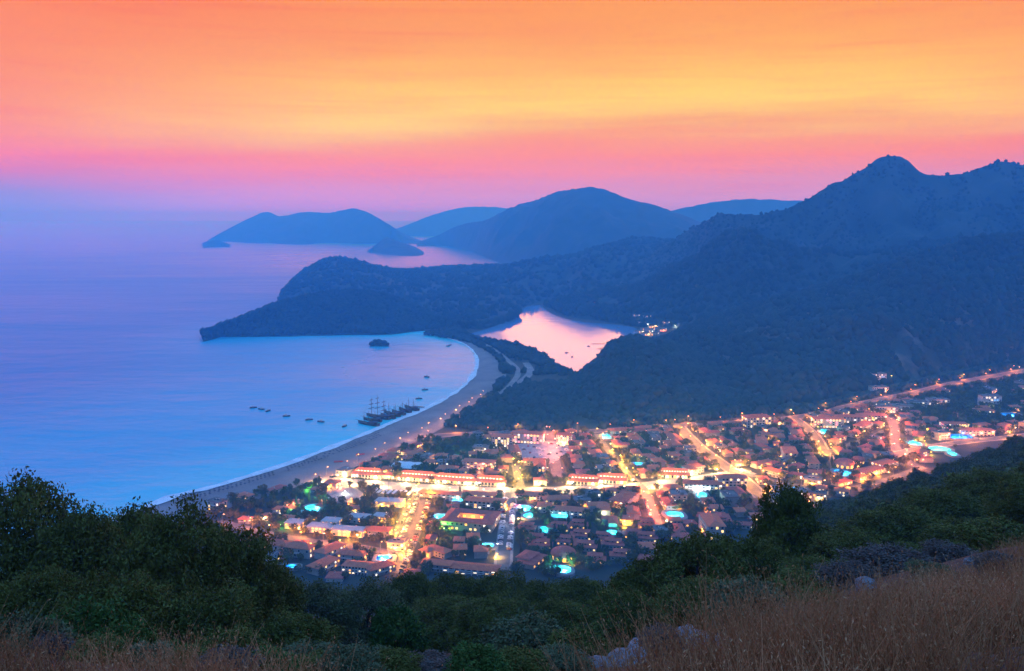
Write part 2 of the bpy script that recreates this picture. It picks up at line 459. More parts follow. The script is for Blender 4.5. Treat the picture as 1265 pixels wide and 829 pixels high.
# far ranges
hill('mountain', [(488, 283, 11000, 488, 291), (505, 277, 11000, 505, 291), (530, 267, 11000, 530, 291), (552, 260.5, 11000, 552, 291), (575, 256, 11000, 575, 291), (605, 255.5, 11000, 605, 291), (635, 258, 11000, 635, 291), (680, 262, 11000, 680, 291)], 80, 20, bump=0.05, seed=1)
hill('mountain', [(760, 274, 6600, 760, 310), (835, 259, 6600, 830, 310), (880, 250, 6600, 880, 310), (925, 246, 6600, 925, 310), (985, 248, 6600, 985, 310), (1060, 252, 6600, 1060, 310), (1150, 256, 6600, 1150, 310)], 120, 24, bump=0.08, seed=2)
# the long island on the left, its skerry, the small pointed island
hill('island', [(258, 296, 8550, 256, 298.0), (285, 281, 8950, 280, 299.0), (318, 265, 9150, 315, 301.0), (332, 262, 9250, 332, 301.0), (347, 267, 9150, 350, 302.0), (375, 262, 8950, 375, 302.5),
                (405, 263, 8750, 400, 300.4), (425, 259, 8550, 425, 300.9), (440, 258, 8450, 440, 301.4), (458, 264, 8250, 458, 301.4), (480, 277, 8150, 478, 300.4), (500, 289, 8150, 500, 298.4), (520, 297, 8150, 520, 297.4)], 200, 40, bump=0.12, seed=3)
hill('islet', [(250, 300, 7100, 249, 302), (258, 297.5, 7100, 258, 303.5), (268, 296.5, 7100, 268, 304), (276, 299, 7100, 276, 304), (284, 301.5, 7100, 285, 303)], 60, 14, seed=4)
hill('islet', [(454, 310, 5950, 453, 311), (466, 301, 6050, 465, 313), (478, 293.5, 6100, 478, 315), (490, 298, 6050, 490, 316.5), (508, 303, 6000, 508, 317.5), (520, 309, 5900, 520, 317), (526, 315, 5800, 526, 316.5)], 110, 26, bump=0.12, seed=5)
# peninsula with the big mountain in the middle
hill('mountain', [(515, 299, 7450, 515, 301), (540, 291, 7350, 540, 303), (560, 281, 7100, 553, 304), (580, 275, 6700, 567, 307), (600, 272, 6300, 580, 310), (630, 257, 5800, 595, 316), (660, 248, 5400, 610, 323),
                  (690, 238, 5000, 640, 330), (718, 232, 4700, 670, 335), (748, 235, 4650, 710, 338), (775, 244, 4650, 750, 340), (810, 254, 4700, 790, 340), (845, 266, 4800, 840, 340), (880, 278, 4900, 890, 340), (960, 290, 5000, 960, 340)], 260, 60, bump=0.26, seed=6, crestn=0.03, wl=300)
# right-hand mountain
hill('mountain', [(760, 318, 3600, 700, 379.0), (830, 296, 3000, 760, 382.0), (870, 274, 2600, 810, 386.0), (892, 264, 2420, 850, 390.0), (930, 264, 2309, 890, 394.0), (962, 262, 2320, 930, 396.0), (1000, 243, 2342, 970, 398.0), (1040, 222, 2365, 1010, 400.0),
                  (1068, 207, 2376, 1040, 400.0), (1085, 198, 2388, 1060, 400.0), (1105, 194, 2388, 1080, 400.0), (1125, 200, 2388, 1100, 400.0), (1145, 213, 2376, 1130, 400.0), (1172, 216, 2365, 1160, 400.0), (1205, 212, 2354, 1200, 400.0),
                  (1240, 202, 2342, 1240, 400.0), (1270, 205, 2342, 1280, 400.0), (1340, 190, 2342, 1350, 400.0), (1480, 205, 2342, 1500, 400.0)], 340, 90, bump=0.30, seed=8, crestn=0.035, wl=260)
# middle hills behind the lagoon
hill('hill', [(560, 345, 3300, 540, 372), (625, 330, 3200, 600, 380), (665, 321, 3150, 640, 384), (705, 317, 3200, 662, 378), (745, 304, 3300, 690, 385), (790, 295, 3400, 715, 392), (830, 299, 3400, 745, 396), (870, 308, 3300, 790, 399), (920, 320, 3200, 850, 400), (1000, 330, 3100, 960, 400), (1150, 330, 3000, 1150, 400)], 240, 60, bump=0.28, seed=9, crestn=0.03)
hill('hill', [(690, 372, 2350, 668, 379), (740, 362, 2330, 700, 394), (790, 352, 2280, 740, 400), (835, 330, 2200, 790, 407), (868, 314, 2120, 830, 410), (895, 294, 2030, 860, 414), (918, 286, 1980, 890, 416), (942, 293, 1960, 920, 418),
                (975, 307, 1950, 960, 420), (1020, 311, 1940, 1010, 420), (1070, 314, 1930, 1070, 420), (1150, 300, 1920, 1150, 420), (1250, 292, 1910, 1250, 420), (1400, 280, 1900, 1400, 420)], 280, 70, bump=0.34, seed=10, crestn=0.05)
# the headland: outer back ridge and the low dark ridge in front
hill('headland', [(346, 374, 2460, 345, 377), (352, 360, 2630, 350, 381), (368, 344, 2953, 366, 388), (386, 330, 3123, 385, 394), (405, 321, 3293, 405, 400), (425, 320.5, 3293, 425, 402), (450, 327, 3208, 450, 404), (480, 335, 3123, 480, 406), (510, 338, 3123, 510, 408),
                  (545, 335, 3208, 540, 409), (580, 333, 3293, 575, 407), (620, 330, 3293, 605, 402), (660, 334, 3208, 636, 393), (700, 345, 3038, 645, 383), (760, 365, 2698, 668, 378.5)], 260, 60, bump=0.22, seed=12, crestn=0.03)
hill('headland', [(250, 411.5, 1735, 250, 413), (262, 408.5, 1745, 264, 416), (274, 403, 1765, 274, 418), (290, 396, 1790, 290, 418.5), (310, 389, 1830, 312, 418.5), (335, 379, 1900, 335, 418.5), (358, 372, 1960, 360, 418.5), (385, 366, 2030, 385, 418),
                  (412, 362, 2080, 410, 417.5), (440, 361, 2100, 437, 417), (465, 364, 2080, 462, 417), (490, 370, 2040, 485, 416), (512, 380, 1980, 505, 413), (535, 390, 1930, 523, 411), (560, 397, 1900, 545, 409), (590, 401, 1880, 585, 407.5), (625, 393, 2000, 628, 398), (641, 386, 2120, 641, 390)], 260, 50, bump=0.14, seed=13, crestn=0.05)
hill('islet', [(457, 424.5, 1640, 457, 425.5), (463, 422.5, 1640, 462, 426.5), (467, 420.6, 1640, 467, 427), (473, 421.8, 1640, 474, 426.5), (480, 424.6, 1640, 480, 425.4)], 40, 14, seed=14, bump=0.2)
# right slope above the valley road, and the rocky knoll between town and lagoon
hill('hill', [(800, 430, 1540, 806, 452), (850, 408, 1582, 850, 470.0), (900, 391, 1605, 900, 500.0), (950, 374, 1618, 950, 508.0), (1000, 360, 1631, 1000, 503.0), (1050, 346, 1642, 1050, 492.0), (1100, 328, 1642, 1110, 479.0),
              (1150, 312, 1642, 1170, 464.0), (1200, 300, 1642, 1220, 455.0), (1265, 288, 1642, 1290, 445.0), (1340, 278, 1642, 1370, 430.0), (1480, 270, 1642, 1500, 410.0)], 280, 80, bump=0.32, seed=15, crestn=0.04, wl=130, m=M_ROCKY)
hill('hill', [(548, 524, 1010, 543, 530.5), (590, 512, 1050, 590, 532), (640, 500, 1090, 640, 533), (680, 486, 1150, 680, 532), (709, 475, 1190, 706, 531), (728, 462, 1230, 724, 530.5), (743, 449, 1265, 742, 530), (757, 430.5, 1290, 765, 529),
              (775, 424, 1310, 790, 528), (800, 424, 1330, 820, 526), (840, 436, 1340, 858, 523), (880, 446, 1360, 896, 519), (915, 460, 1370, 930, 516.5), (950, 478, 1350, 965, 514), (985, 496, 1250, 990, 509)], 240, 60, bump=0.26, seed=16, crestn=0.09, m=M_ROCKY, wl=70, conv=0.85)

# ---- the slope the camera stands on, down to the town
CTRL = [(0, 0, -1.8), (-3, 0, -2.0), (3, 0, -1.4), (0, -8, -0.2), (-8, -4, -1.5), (8, -4, 0.2)]
def c_(u, v, Y): p = at(u, v, Y); CTRL.append((p[0], p[1], p[2] - H_CAM))
for q in [(1265, 845, 5), (1265, 735, 14), (1265, 684, 24), (1420, 700, 20), (1420, 640, 40), (1000, 850, 5.5), (1000, 785, 12), (1000, 745, 20), (1120, 712, 24),
          (860, 850, 6), (860, 808, 10), (760, 850, 8), (640, 850, 9), (500, 850, 9.5), (300, 850, 8), (100, 825, 7.5), (0, 815, 7.5), (0, 860, 5.5), (-200, 830, 8),
          (100, 870, 14), (300, 880, 16), (500, 865, 18), (640, 850, 20), (800, 822, 20), (-200, 880, 16)]: c_(*q)
CTRL += [(-20, 36, -19.0), (-10, 36, -19.5), (0, 36, -19.5), (8, 36, -19), (16, 36, -16.5), (24, 36, -13.5), (-60, 40, -21), (-45, 70, -38),
         (0, 60, -31), (12, 60, -29.5), (26, 60, -25), (40, 60, -20), (-5, 80, -41), (90, 80, -10),
         (0, 150, -80), (40, 150, -70), (85, 150, -52), (130, 150, -38), (-80, 150, -85), (-200, 150, -80),
         (0, 250, -126), (120, 250, -84), (80, 250, -97), (180, 250, -70), (-150, 250, -130),
         (0, 320, -158), (60, 330, -145), (130, 350, -123), (195, 350, -104), (260, 350, -88), (-180, 340, -170),
         (0, 430, -212), (100, 420, -172), (170, 430, -150), (245, 430, -118), (330, 430, -95), (-200, 420, -208), (450, 380, -50),
         (0, 510, -240), (120, 500, -238), (200, 520, -225), (280, 540, -205), (360, 560, -180), (480, 560, -130), (-200, 500, -242), (-320, 420, -225), (-380, 500, -242),
         (150, 600, -246), (260, 640, -246), (360, 690, -243), (450, 720, -225), (600, 760, -180), (0, 600, -248), (-300, 600, -248)]
CT = np.array(CTRL, float)
def phi(A, B): return np.sqrt(((A[:, None, :] - B[None, :, :]) ** 2).sum(-1) + 4.0)
_n = len(CT); _K = np.zeros((_n + 3, _n + 3)); _K[:_n, :_n] = phi(CT[:, :2], CT[:, :2]) + np.eye(_n) * -0.3
_K[:_n, _n] = 1; _K[:_n, _n + 1:] = CT[:, :2]; _K[_n, :_n] = 1; _K[_n + 1:, :_n] = CT[:, :2].T
_w = np.linalg.solve(_K, np.concatenate([CT[:, 2], [0, 0, 0]]))
def hz(x, y):
    """height of the near slope"""
    P = np.stack([np.atleast_1d(x).astype(float), np.atleast_1d(y).astype(float)], 1)
    z = phi(P, CT[:, :2]) @ _w[:_n] + _w[_n] + P @ _w[_n + 1:]
    r = np.hypot(P[:, 0], P[:, 1])
    z = z + 0.12 * fbm(P / 2.2, 3, 21) * np.clip(r / 6, 0, 1) + 0.8 * fbm(P / 14, 3, 22) * np.clip((r - 8) / 30, 0, 1)
    return z + H_CAM
M_EARTH = noisy('hillside_earth', (0.035, 0.022, 0.015, 1), (0.11, 0.055, 0.035, 1), 0.9, detail=9, c3=(0.06, 0.05, 0.03, 1), bump=0.5, bscale=9)
gy = np.concatenate([np.linspace(-9, 2, 12), np.geomspace(2.4, 32, 80), np.geomspace(33, 640, 90)])
gs = np.linspace(-1, 1, 130)
Y2, S2 = np.meshgrid(gy, gs, indexing='ij'); X2 = S2 * (14 + np.maximum(Y2, 0) * 0.95)
Z2 = hz(X2.ravel(), Y2.ravel())
V = np.stack([X2.ravel(), Y2.ravel(), Z2], 1)
k = len(gs); i, j = np.meshgrid(np.arange(len(gy) - 1), np.arange(k - 1), indexing='ij'); b = (i * k + j).ravel()
struct(link('hillside', np_mesh('hillside', V, np.stack([b, b + 1, b + k + 1, b + k], 1), [M_EARTH], smooth=True)))

# ---- the air over the bay
hb = MB(); hb.box((0, 22000, (404 - 8) / 2), (100000, 50000, 412))
M_HAZE = bpy.data.materials.new('haze'); M_HAZE.use_nodes = True
t = M_HAZE.node_tree
for n_ in list(t.nodes): t.nodes.remove(n_)
pv = N(t, 'ShaderNodeVolumePrincipled'); oo = N(t, 'ShaderNodeOutputMaterial'); t.links.new(pv.outputs[0], oo.inputs['Volume'])
HAZE_COL = (0.08, 0.45, 1.0, 1)
pv.inputs['Color'].default_value = HAZE_COL
pv.inputs['Absorption Color'].default_value = (1, 1, 1, 1)
pv.inputs['Density'].default_value = 2.8e-4
pv.inputs['Anisotropy'].default_value = 0.3
pv.inputs['Density Attribute'].default_value = ''
M_HAZE.cycles.homogeneous_volume = True
hz_o = tag(link('haze', hb.mesh('haze', [M_HAZE])), kind='stuff')
# ================================================================== VEGETATION
def leafmat(name, c1, c2, c3):
    m = noisy(name, c1, c2, 1.5, rough=0.75, c3=c3, attr='tone', spec=0.12, objvar=0.0)
    return m
M_OAK = leafmat('oak_leaves', (0.065, 0.060, 0.012, 1), (0.125, 0.115, 0.022, 1), (0.20, 0.18, 0.04, 1))
M_OLIVE = leafmat('olive_leaves', (0.065, 0.070, 0.028, 1), (0.12, 0.122, 0.05, 1), (0.19, 0.19, 0.085, 1))
M_PINE = leafmat('pine_needles', (0.050, 0.060, 0.008, 1), (0.10, 0.105, 0.014, 1), (0.16, 0.16, 0.03, 1))
M_FRESH = leafmat('fresh_leaves', (0.040, 0.075, 0.014, 1), (0.070, 0.115, 0.022, 1), (0.115, 0.16, 0.035, 1))
M_TWIG = leafmat('dry_twigs', (0.08, 0.055, 0.042, 1), (0.13, 0.09, 0.07, 1), (0.22, 0.15, 0.11, 1))
M_BARK = noisy('bark', (0.05, 0.035, 0.025, 1), (0.12, 0.09, 0.07, 1), 6, bump=0.6, stretch=(1, 1, 0.2))

def leaf_quads(P, size, rg, flat=0.0):
    n = len(P)
    a = rg.normal(size=(n, 3)); a /= np.linalg.norm(a, axis=1)[:, None]
    b = rg.normal(size=(n, 3)); b[:, 2] *= (1 - flat); b -= a * (a * b).sum(1)[:, None]; b /= np.linalg.norm(b, axis=1)[:, None]
    s = size * rg.uniform(0.6, 1.4, n)[:, None]
    V = np.stack([P - a * s, P - b * s * 0.42, P + a * s, P + b * s * 0.42], 1).reshape(-1, 3)
    F = np.arange(4 * n).reshape(n, 4)
    return V, F
def crown_mesh(name, seed, m, nclump, nleaf, leaf, hw=1.0, low=0.18, clump=0.2, shell=0.55, holes=0.0, top=1.0, pointy=0.0, spread=1.0):
    """crown in a unit space: radius about 1, height 0..1 (scaled per tree); leaf clumps on a noisy crown"""
    rg = np.random.default_rng(seed)
    D = rg.normal(size=(nclump * 3, 3)); D /= np.linalg.norm(D, axis=1)[:, None]
    lump = 1 + 0.28 * vnoise(D * 1.7, seed) + 0.15 * vnoise(D * 4.0, seed + 1)
    r = rg.uniform(shell, 1.0, len(D)) ** 0.6 * lump
    keep = vnoise(D * 2.6 + 5, seed + 2) > (-1 + 2 * holes)
    D, r = D[keep][:nclump], r[keep][:nclump]
    C = D * r[:, None] * 0.82
    zc = C[:, 2] * 0.5 + 0.5
    zc = low + np.clip(zc, 0, 1.15) * (top - low)
    nar = 1 - pointy * np.clip((zc - low) / (1 - low), 0, 1)
    C = np.stack([C[:, 0] * spread * nar, C[:, 1] * spread * nar, zc], 1)
    P = []; T = []
    for c in C:
        k = int(nleaf * rg.uniform(0.6, 1.4)); q = rg.normal(size=(k, 3)); q /= np.linalg.norm(q, axis=1)[:, None] + 1e-6
        q *= (rg.uniform(0.15, 1, (k, 1)) ** 0.5) * clump * rg.uniform(0.7, 1.3)
        q[:, 2] *= 0.45 * hw
        P.append(c + q); T.append(np.clip(rg.uniform(0.1, 0.8) + rg.normal(0, 0.15, k), 0, 1))
    P = np.vstack(P); T = np.concatenate(T)
    # work in true proportion for leaf shape: z unit is 2x the x unit
    V, F = leaf_quads(P * [1, 1, 2], leaf, rg)
    V[:, 2] /= 2
    return np_mesh(name, V, F, [m], attr={'tone': ('FACE', T)})
def trunk_mesh(name, seed, thick=0.09, nbr=7, top=0.75, spread=0.6):
    rg = random.Random(seed); mb = MB()
    bend = [(rg.uniform(-.08, .08), rg.uniform(-.08, .08)) for _ in range(5)]
    pts = [(0, 0, -0.06), (bend[0][0], bend[0][1], 0.12), (bend[1][0] * 1.5, bend[1][1] * 1.5, 0.3), (bend[2][0] * 2, bend[2][1] * 2, 0.5), (bend[3][0] * 2, bend[3][1] * 2, top)]
    mb.tube(pts, [thick * 1.4, thick, thick * .75, thick * .5, thick * .15], 7)
    for i in range(nbr):
        a = 2 * math.pi * i / nbr + rg.uniform(-.3, .3); z0 = rg.uniform(0.2, 0.45)
        mb.tube([(bend[1][0], bend[1][1], z0), (math.cos(a) * spread * .5, math.sin(a) * spread * .5, z0 + .14), (math.cos(a) * spread, math.sin(a) * spread, z0 + .3)],
                [thick * .5, thick * .3, thick * .08], 5, cap=False)
    return mb.mesh(name, [M_BARK], True)
OAKS = [crown_mesh('crown', s, M_OAK, 300, 130, 0.026, clump=0.19, holes=0.18) for s in (1, 2, 3, 4)]
OLIVES = [crown_mesh('crown', s, M_OLIVE, 230, 110, 0.024, clump=0.2, holes=0.28, shell=0.4) for s in (5, 6)]
PINE = crown_mesh('crown', 9, M_PINE, 190, 110, 0.026, clump=0.15, holes=0.34, low=0.12, shell=0.3, pointy=0.35)
FRESH = crown_mesh('foliage', 11, M_FRESH, 120, 90, 0.05, clump=0.25, low=0.05)
DRY = crown_mesh('twigs', 12, M_TWIG, 150, 90, 0.045, clump=0.26, low=0.02, shell=0.2)
GREY = crown_mesh('foliage', 13, M_OLIVE, 130, 90, 0.042, clump=0.24, low=0.03)
DARKB = crown_mesh('foliage', 14, M_OAK, 150, 90, 0.045, clump=0.24, low=0.03)
TRUNKS = [trunk_mesh('trunk', s) for s in (1, 2, 3)]
PTRUNK = trunk_mesh('trunk', 8, thick=0.08, nbr=9, top=0.92, spread=0.5)
STEM = trunk_mesh('stem', 21, thick=0.04, nbr=8, top=0.5, spread=0.5)

def plant(name, label, cat, group, u, vtop, w, Y, crown, trunk, maxk=1.5, mink=0.9, cname='crown', tname='trunk'):
    p = at(u, vtop, Y); x = p[0]
    zg = float(hz(x, Y)[0]); r = 0.5 * w * math.hypot(Y, 0) / FPX
    ht = max(p[2] - zg, mink * r)
    base = zg - 0.05
    if ht > maxk * 2 * r: r = ht / (maxk * 2)
    o = bpy.data.objects.new(name, None); COL.objects.link(o); o.empty_display_size = 0.5
    o.location = (float(x), float(Y), float(base)); o.rotation_euler = (0, 0, random.uniform(0, 6.28)); o.scale = (r * 1.08, r * 1.08, ht)
    tag(o, label, cat, group)
    link(cname, crown, o); link(tname, trunk, o)
    return o
TREES = [
 # u, vtop, w, Y, kind, label
 (8, 586, 120, 34, 0, 'tall dark oak at the left edge, higher than its neighbours'),
 (92, 618, 125, 33, 1, 'dark oak standing second from the left edge, in front of the blue sea'),
 (160, 612, 95, 38, 2, 'oak with a ragged twiggy top left of the broad round oak'),
 (212, 617, 150, 31, 3, 'broad round oak with the widest crown on the left, beside the start of the beach'),
 (285, 648, 105, 33, 0, 'oak at the right shoulder of the left clump, below the beach promenade'),
 (325, 690, 110, 38, 1, 'oak sloping down from the left clump in front of the twin blue-lit apartment houses'),
 (395, 712, 105, 42, 4, 'grey green olive tree below the steep red roofs'),
 (452, 716, 120, 40, 5, 'broad grey olive tree in the middle of the slope, lighter than the oaks round it'),
 (48, 690, 140, 22, 2, 'shaded oak low at the left, directly above the dry grass'),
 (150, 700, 150, 21, 3, 'dark shaded oak in the middle of the left clump, below the broad round oak'),
 (262, 722, 150, 22, 0, 'dark oak under the right half of the left clump'),
 (360, 752, 130, 22, 1, 'low dark oak left of the olive foliage at the bottom'),
 (505, 702, 95, 78, 2, 'round dark oak just below the corner of the orange lit street'),
 (562, 704, 90, 82, 3, 'dark oak below the long red roofs at the town edge, left of the grey street'),
 (622, 709, 95, 80, 0, 'oak below the end of the straight grey street'),
 (668, 716, 80, 74, 1, 'oak standing before the glowing blue domed pool'),
 (718, 712, 100, 70, 2, 'oak between the blue domed pool and the large right-hand clump'),
 (545, 738, 120, 50, 3, 'wide oak in mid slope, in front of the row at the town edge'),
 (610, 742, 115, 47, 0, 'oak right of the bright green shrub, behind the grey bush at the bottom'),
 (690, 742, 110, 46, 1, 'oak low in the middle right, above the grassy bank with boulders'),
 (800, 686, 130, 37, 2, 'dark oak at the left flank of the big right-hand clump'),
 (862, 652, 150, 36, 3, 'tallest round oak of the right-hand clump, left of the pine'),
 (925, 662, 120, 38, 0, 'oak directly left of the pine and touching its foot'),
 (770, 728, 120, 30, 1, 'oak at the foot of the right-hand clump, above the boulders'),
 (870, 715, 140, 29, 2, 'shaded oak filling the hollow behind the boulders'),
 (1015, 688, 120, 35, 3, 'oak right of the pine and lower than it'),
 (1052, 655, 115, 44, 0, 'oak behind the dry grass slope, second tree right of the pine'),
 (1112, 622, 125, 55, 1, 'oak with a rounded top against the wooded slope, above the dry purple bush'),
 (1172, 600, 115, 62, 2, 'oak on the right skyline of the near trees, left of the tallest'),
 (1232, 578, 115, 66, 3, 'tallest oak near the right edge, above the pale boulder'),
 (1280, 588, 110, 48, 0, 'oak cut by the right edge of the view'),
 (1082, 640, 90, 68, 3, 'small oak between the pine and the rounded oak, farther down the slope'),
 (1195, 640, 110, 42, 1, 'low oak above the pale boulder at the right'),
 (1130, 668, 110, 36, 2, 'low oak behind the dry purple bush'),
]
for u, v, w, Y, k, lab in TREES:
    crown = OAKS[k] if k < 4 else OLIVES[k - 4]
    plant('oak_tree' if k < 4 else 'olive_tree', lab, 'tree', 'trees on the near slope', u, v, w, Y, crown, TRUNKS[k % 3])
plant('pine_tree', 'lone feathery pine standing up against the lit town on the right', 'tree', None, 973, 576, 84, 54, PINE, PTRUNK, maxk=1.7)
BUSHES = [
 (25, 742, 90, 14, 'grey', 'grey green bush at the left edge just above the dry grass'),
 (110, 738, 80, 15.5, 'fresh', 'bright green bush low at the left, left of its lower neighbour'),
 (150, 765, 75, 12.5, 'fresh', 'bright green rounded bush low at the left, nearest the dry grass'),
 (215, 790, 60, 11, 'fresh', 'small yellow green bush at the bottom left'),
 (285, 775, 110, 13, 'dark', 'dark bush at the bottom, left of the centre'),
 (370, 790, 110, 12.5, 'grey', 'grey bush at the bottom between the dark bush and the dead stems'),
 (490, 745, 60, 38, 'fresh', 'bright green shrub in the middle of the dark slope'),
 (440, 790, 100, 13.5, 'grey', 'pale grey bush at the bottom, left of the dry heather'),
 (520, 808, 90, 11.5, 'dry', 'dry brown heather bush at the bottom centre'),
 (580, 800, 60, 11.5, 'dry', 'small dry heather bush right of the bottom centre'),
 (650, 752, 130, 20, 'grey', 'large grey green bush left of the boulders, in the bottom middle'),
 (715, 775, 90, 18, 'dark', 'dark bush directly left of the boulders'),
 (925, 710, 110, 21, 'grey', 'bluish bush behind the two small stones on the grassy slope'),
 (990, 716, 90, 24, 'dark', 'dark bush at the upper rim of the dry grass'),
 (1095, 682, 110, 27, 'dry', 'dry purple brown bush at the upper rim of the grass, below the low oak'),
 (1045, 705, 80, 24, 'dry', 'smaller dry bush left of the purple brown bush'),
 (1175, 668, 80, 29, 'dry', 'dry bush left of the pale boulder at the right'),
 (1235, 640, 100, 34, 'dark', 'dark bush behind the pale boulder at the right edge'),
 (820, 768, 70, 15, 'dry', 'dry bush growing behind the middle boulder'),
 (905, 748, 60, 17, 'grey', 'small grey green bush left of the small bluish stone in the grass'),
 (1010, 742, 55, 19, 'fresh', 'small green bush at the rim of the dry grass, right of the bluish stone'),
 (1150, 712, 60, 20, 'grey', 'small grey green bush in the upper dry grass, left of the small pale stone'),
 (1235, 700, 70, 19, 'dry', 'dry heather bush just below the pale pinkish boulder'),
 (700, 812, 70, 10.5, 'dry', 'dry heather bush left of the boulders at the bottom'),
 (60, 775, 70, 10.5, 'dry', 'dry stalky bush in the grass at the bottom left'),
] + [(u_, 792 + 9 * (i_ % 3), 86, 8.6 + .5 * (i_ % 3), ('dark', 'grey', 'dark', 'dry', 'fresh')[i_ % 5], ('dark', 'grey', 'dark', 'dry', 'green')[i_ % 5] + ' bush along the very bottom edge, ' + nth(i_ + 1) + ' from the left') for i_, u_ in enumerate(range(120, 700, 52))]
for u, v, w, Y, k, lab in BUSHES:
    plant({'dry': 'dry_bush'}.get(k, 'bush'), lab, 'bush', 'bushes on the near slope', u, v, w, Y, {'grey': GREY, 'fresh': FRESH, 'dark': DARKB, 'dry': DRY}[k], STEM, mink=0.95, cname='twigs' if k == 'dry' else 'foliage', tname='stem', maxk=1.3)

# ---- smaller trees in the wooded slope farther down: lighter meshes, still leaves
SLOPE = [crown_mesh('crown', s, M_OAK, 80, 26, 0.085, clump=0.26, holes=0.15, low=0.1) for s in (31, 32, 33)] + [crown_mesh('crown', 34, M_OLIVE, 70, 24, 0.085, clump=0.27, holes=0.2, low=0.1)]
rs = np.random.default_rng(5)
cnt = 0; pts = []; SLOPED = []
zone_y = lambda y: 'halfway down the wooded slope' if y < 230 else 'on the far lower part of the wooded slope'
for tries in range(6000):
    if cnt >= 290: break
    y = 85 + (440 - 85) * rs.uniform() ** 0.9
    x = rs.uniform(-0.2, 0.72) * y
    if x < 0.12 * y and y > 200: continue
    z = float(hz(x, y)[0]); 
    if z < 12: continue
    u, v = px((x, y, z + 4))
    if u < 470 or u > 1330 or v > 715 or (u < 930 and v < 690): continue
    if any((x - a) ** 2 + (y - b) ** 2 < (3.2 + y * 0.013) ** 2 for a, b in pts): continue
    pts.append((x, y)); cnt += 1
    o = bpy.data.objects.new('slope_tree', None); COL.objects.link(o)
    r = rs.uniform(2.6, 4.0) * (1 + y / 900)
    o.location = (x, y, z - 0.2); o.scale = (r, r, r * rs.uniform(1.35, 1.9)); o.rotation_euler = (0, 0, rs.uniform(0, 6.28))
    k = rs.integers(0, 4)
    o['category'] = 'tree'; SLOPED.append((o, k == 3, u, v))
    link('crown', SLOPE[k], o); link('trunk', TRUNKS[k % 3], o)

SM = [(973, 635, 'the lone pine'), (1254, 660, 'the pale pinkish boulder'), (1232, 585, 'the tallest right-hand oak'), (1112, 630, 'the rounded oak'), (1050, 606, 'the low road'), (1160, 560, 'the wide turquoise pool'),
      (1262, 545, 'the right edge street'), (693, 712, 'the round cyan pool'), (570, 712, 'the long red row'), (860, 680, 'the tallest clump oak'), (1090, 600, 'the end of the bending street')]
by = {}
for o, ol, u, v in SLOPED:
    d = [math.hypot(a - u, 1.5 * (b - v)) for a, b, _ in SM]; i = int(np.argmin(d)); by.setdefault((ol, i), []).append((d[i], o))
for (ol, i), q in by.items():
    q.sort(key=lambda e: e[0])
    for n, (_, o) in enumerate(q):
        o['label'] = ('grey green olive tree' if ol else 'dark evergreen tree') + ' on the wooded slope, ' + ('nearest ' if n == 0 else nth(n + 1) + ' nearest ') + SM[i][2]; o['group'] = 'trees of the wooded slope'
# ---- forest on the hills: reads as one mass
def forest(name, spots, rad, m, sub=1, flat=0.8, seed=0):
    rg = np.random.default_rng(seed)
    v0, f0 = ico(sub); n = len(spots)
    s = (rad * rg.uniform(0.6, 1.45, n))[:, None, None] * rg.uniform(0.65, 1.4, (n, len(v0), 1))
    V = spots[:, None, :] + v0[None] * s * np.array([1, 1, flat * 1.25])
    F = (f0[None] + (np.arange(n) * len(v0))[:, None, None]).reshape(-1, 3)
    T = np.repeat(rg.uniform(0, 1, n), len(f0))
    return tag(link(name, np_mesh(name, V.reshape(-1, 3), F, [m], attr={'tone': ('FACE', T)})), kind='stuff')
M_FOREST = noisy('forest_leaves', (0.007, 0.022, 0.022, 1), (0.018, 0.038, 0.036, 1), 0.011, c3=(0.034, 0.056, 0.052, 1), attr='tone', spec=0.1)
def on_surface(V, shp, n, rg, bare=0.0, seed=0, zmin=2.0, scale=120):
    n_, k_ = shp[0], shp[1]; G = V.reshape(n_, k_, 3)
    a = rg.integers(0, n_ - 1, n * 3); b = rg.integers(0, k_ - 1, n * 3)
    # weight by face area
    A = np.linalg.norm(np.cross(G[a + 1, b] - G[a, b], G[a, b + 1] - G[a, b]), axis=1)
    keep = rg.uniform(size=len(a)) < np.clip(A / np.percentile(A, 80), 0, 1)
    a, b = a[keep], b[keep]
    s, t = rg.uniform(size=(2, len(a)))
    P = (G[a, b] * ((1 - s) * (1 - t))[:, None] + G[a + 1, b] * (s * (1 - t))[:, None] + G[a, b + 1] * ((1 - s) * t)[:, None] + G[a + 1, b + 1] * (s * t)[:, None])
    P = P[P[:, 2] > zmin]
    P = P[fbm(P[:, :2] / scale, 4, seed) > bare - 0.45][:n]
    return P
names = [k for k in HILLS]
def cover(key, n, r0, r1, bare=0.1, sub=1, seed=0, zmin=2.0, crest=0):
    o, V, shp = HILLS[key]; rg = np.random.default_rng(seed)
    P = on_surface(V, shp, n, rg, bare, seed, zmin)
    if crest:
        G = V.reshape(shp); kc = int(np.argmax(G[shp[0] // 2, :, 2])); a = rg.integers(1, shp[0] - 1, crest); b = np.clip(kc + rg.integers(-3, 4, crest), 1, shp[1] - 2)
        Q = G[a, b] + rg.uniform(-3, 3, (crest, 3)) * [1, 1, 0]; P = np.vstack([P, Q[Q[:, 2] > zmin]])
    rad = rg.uniform(r0, r1, len(P))
    P = P + np.array([0, 0, 1])[None] * rad[:, None] * 0.55
    forest('forest', P, rad, M_FOREST, sub, seed=seed)
HK = list(HILLS)
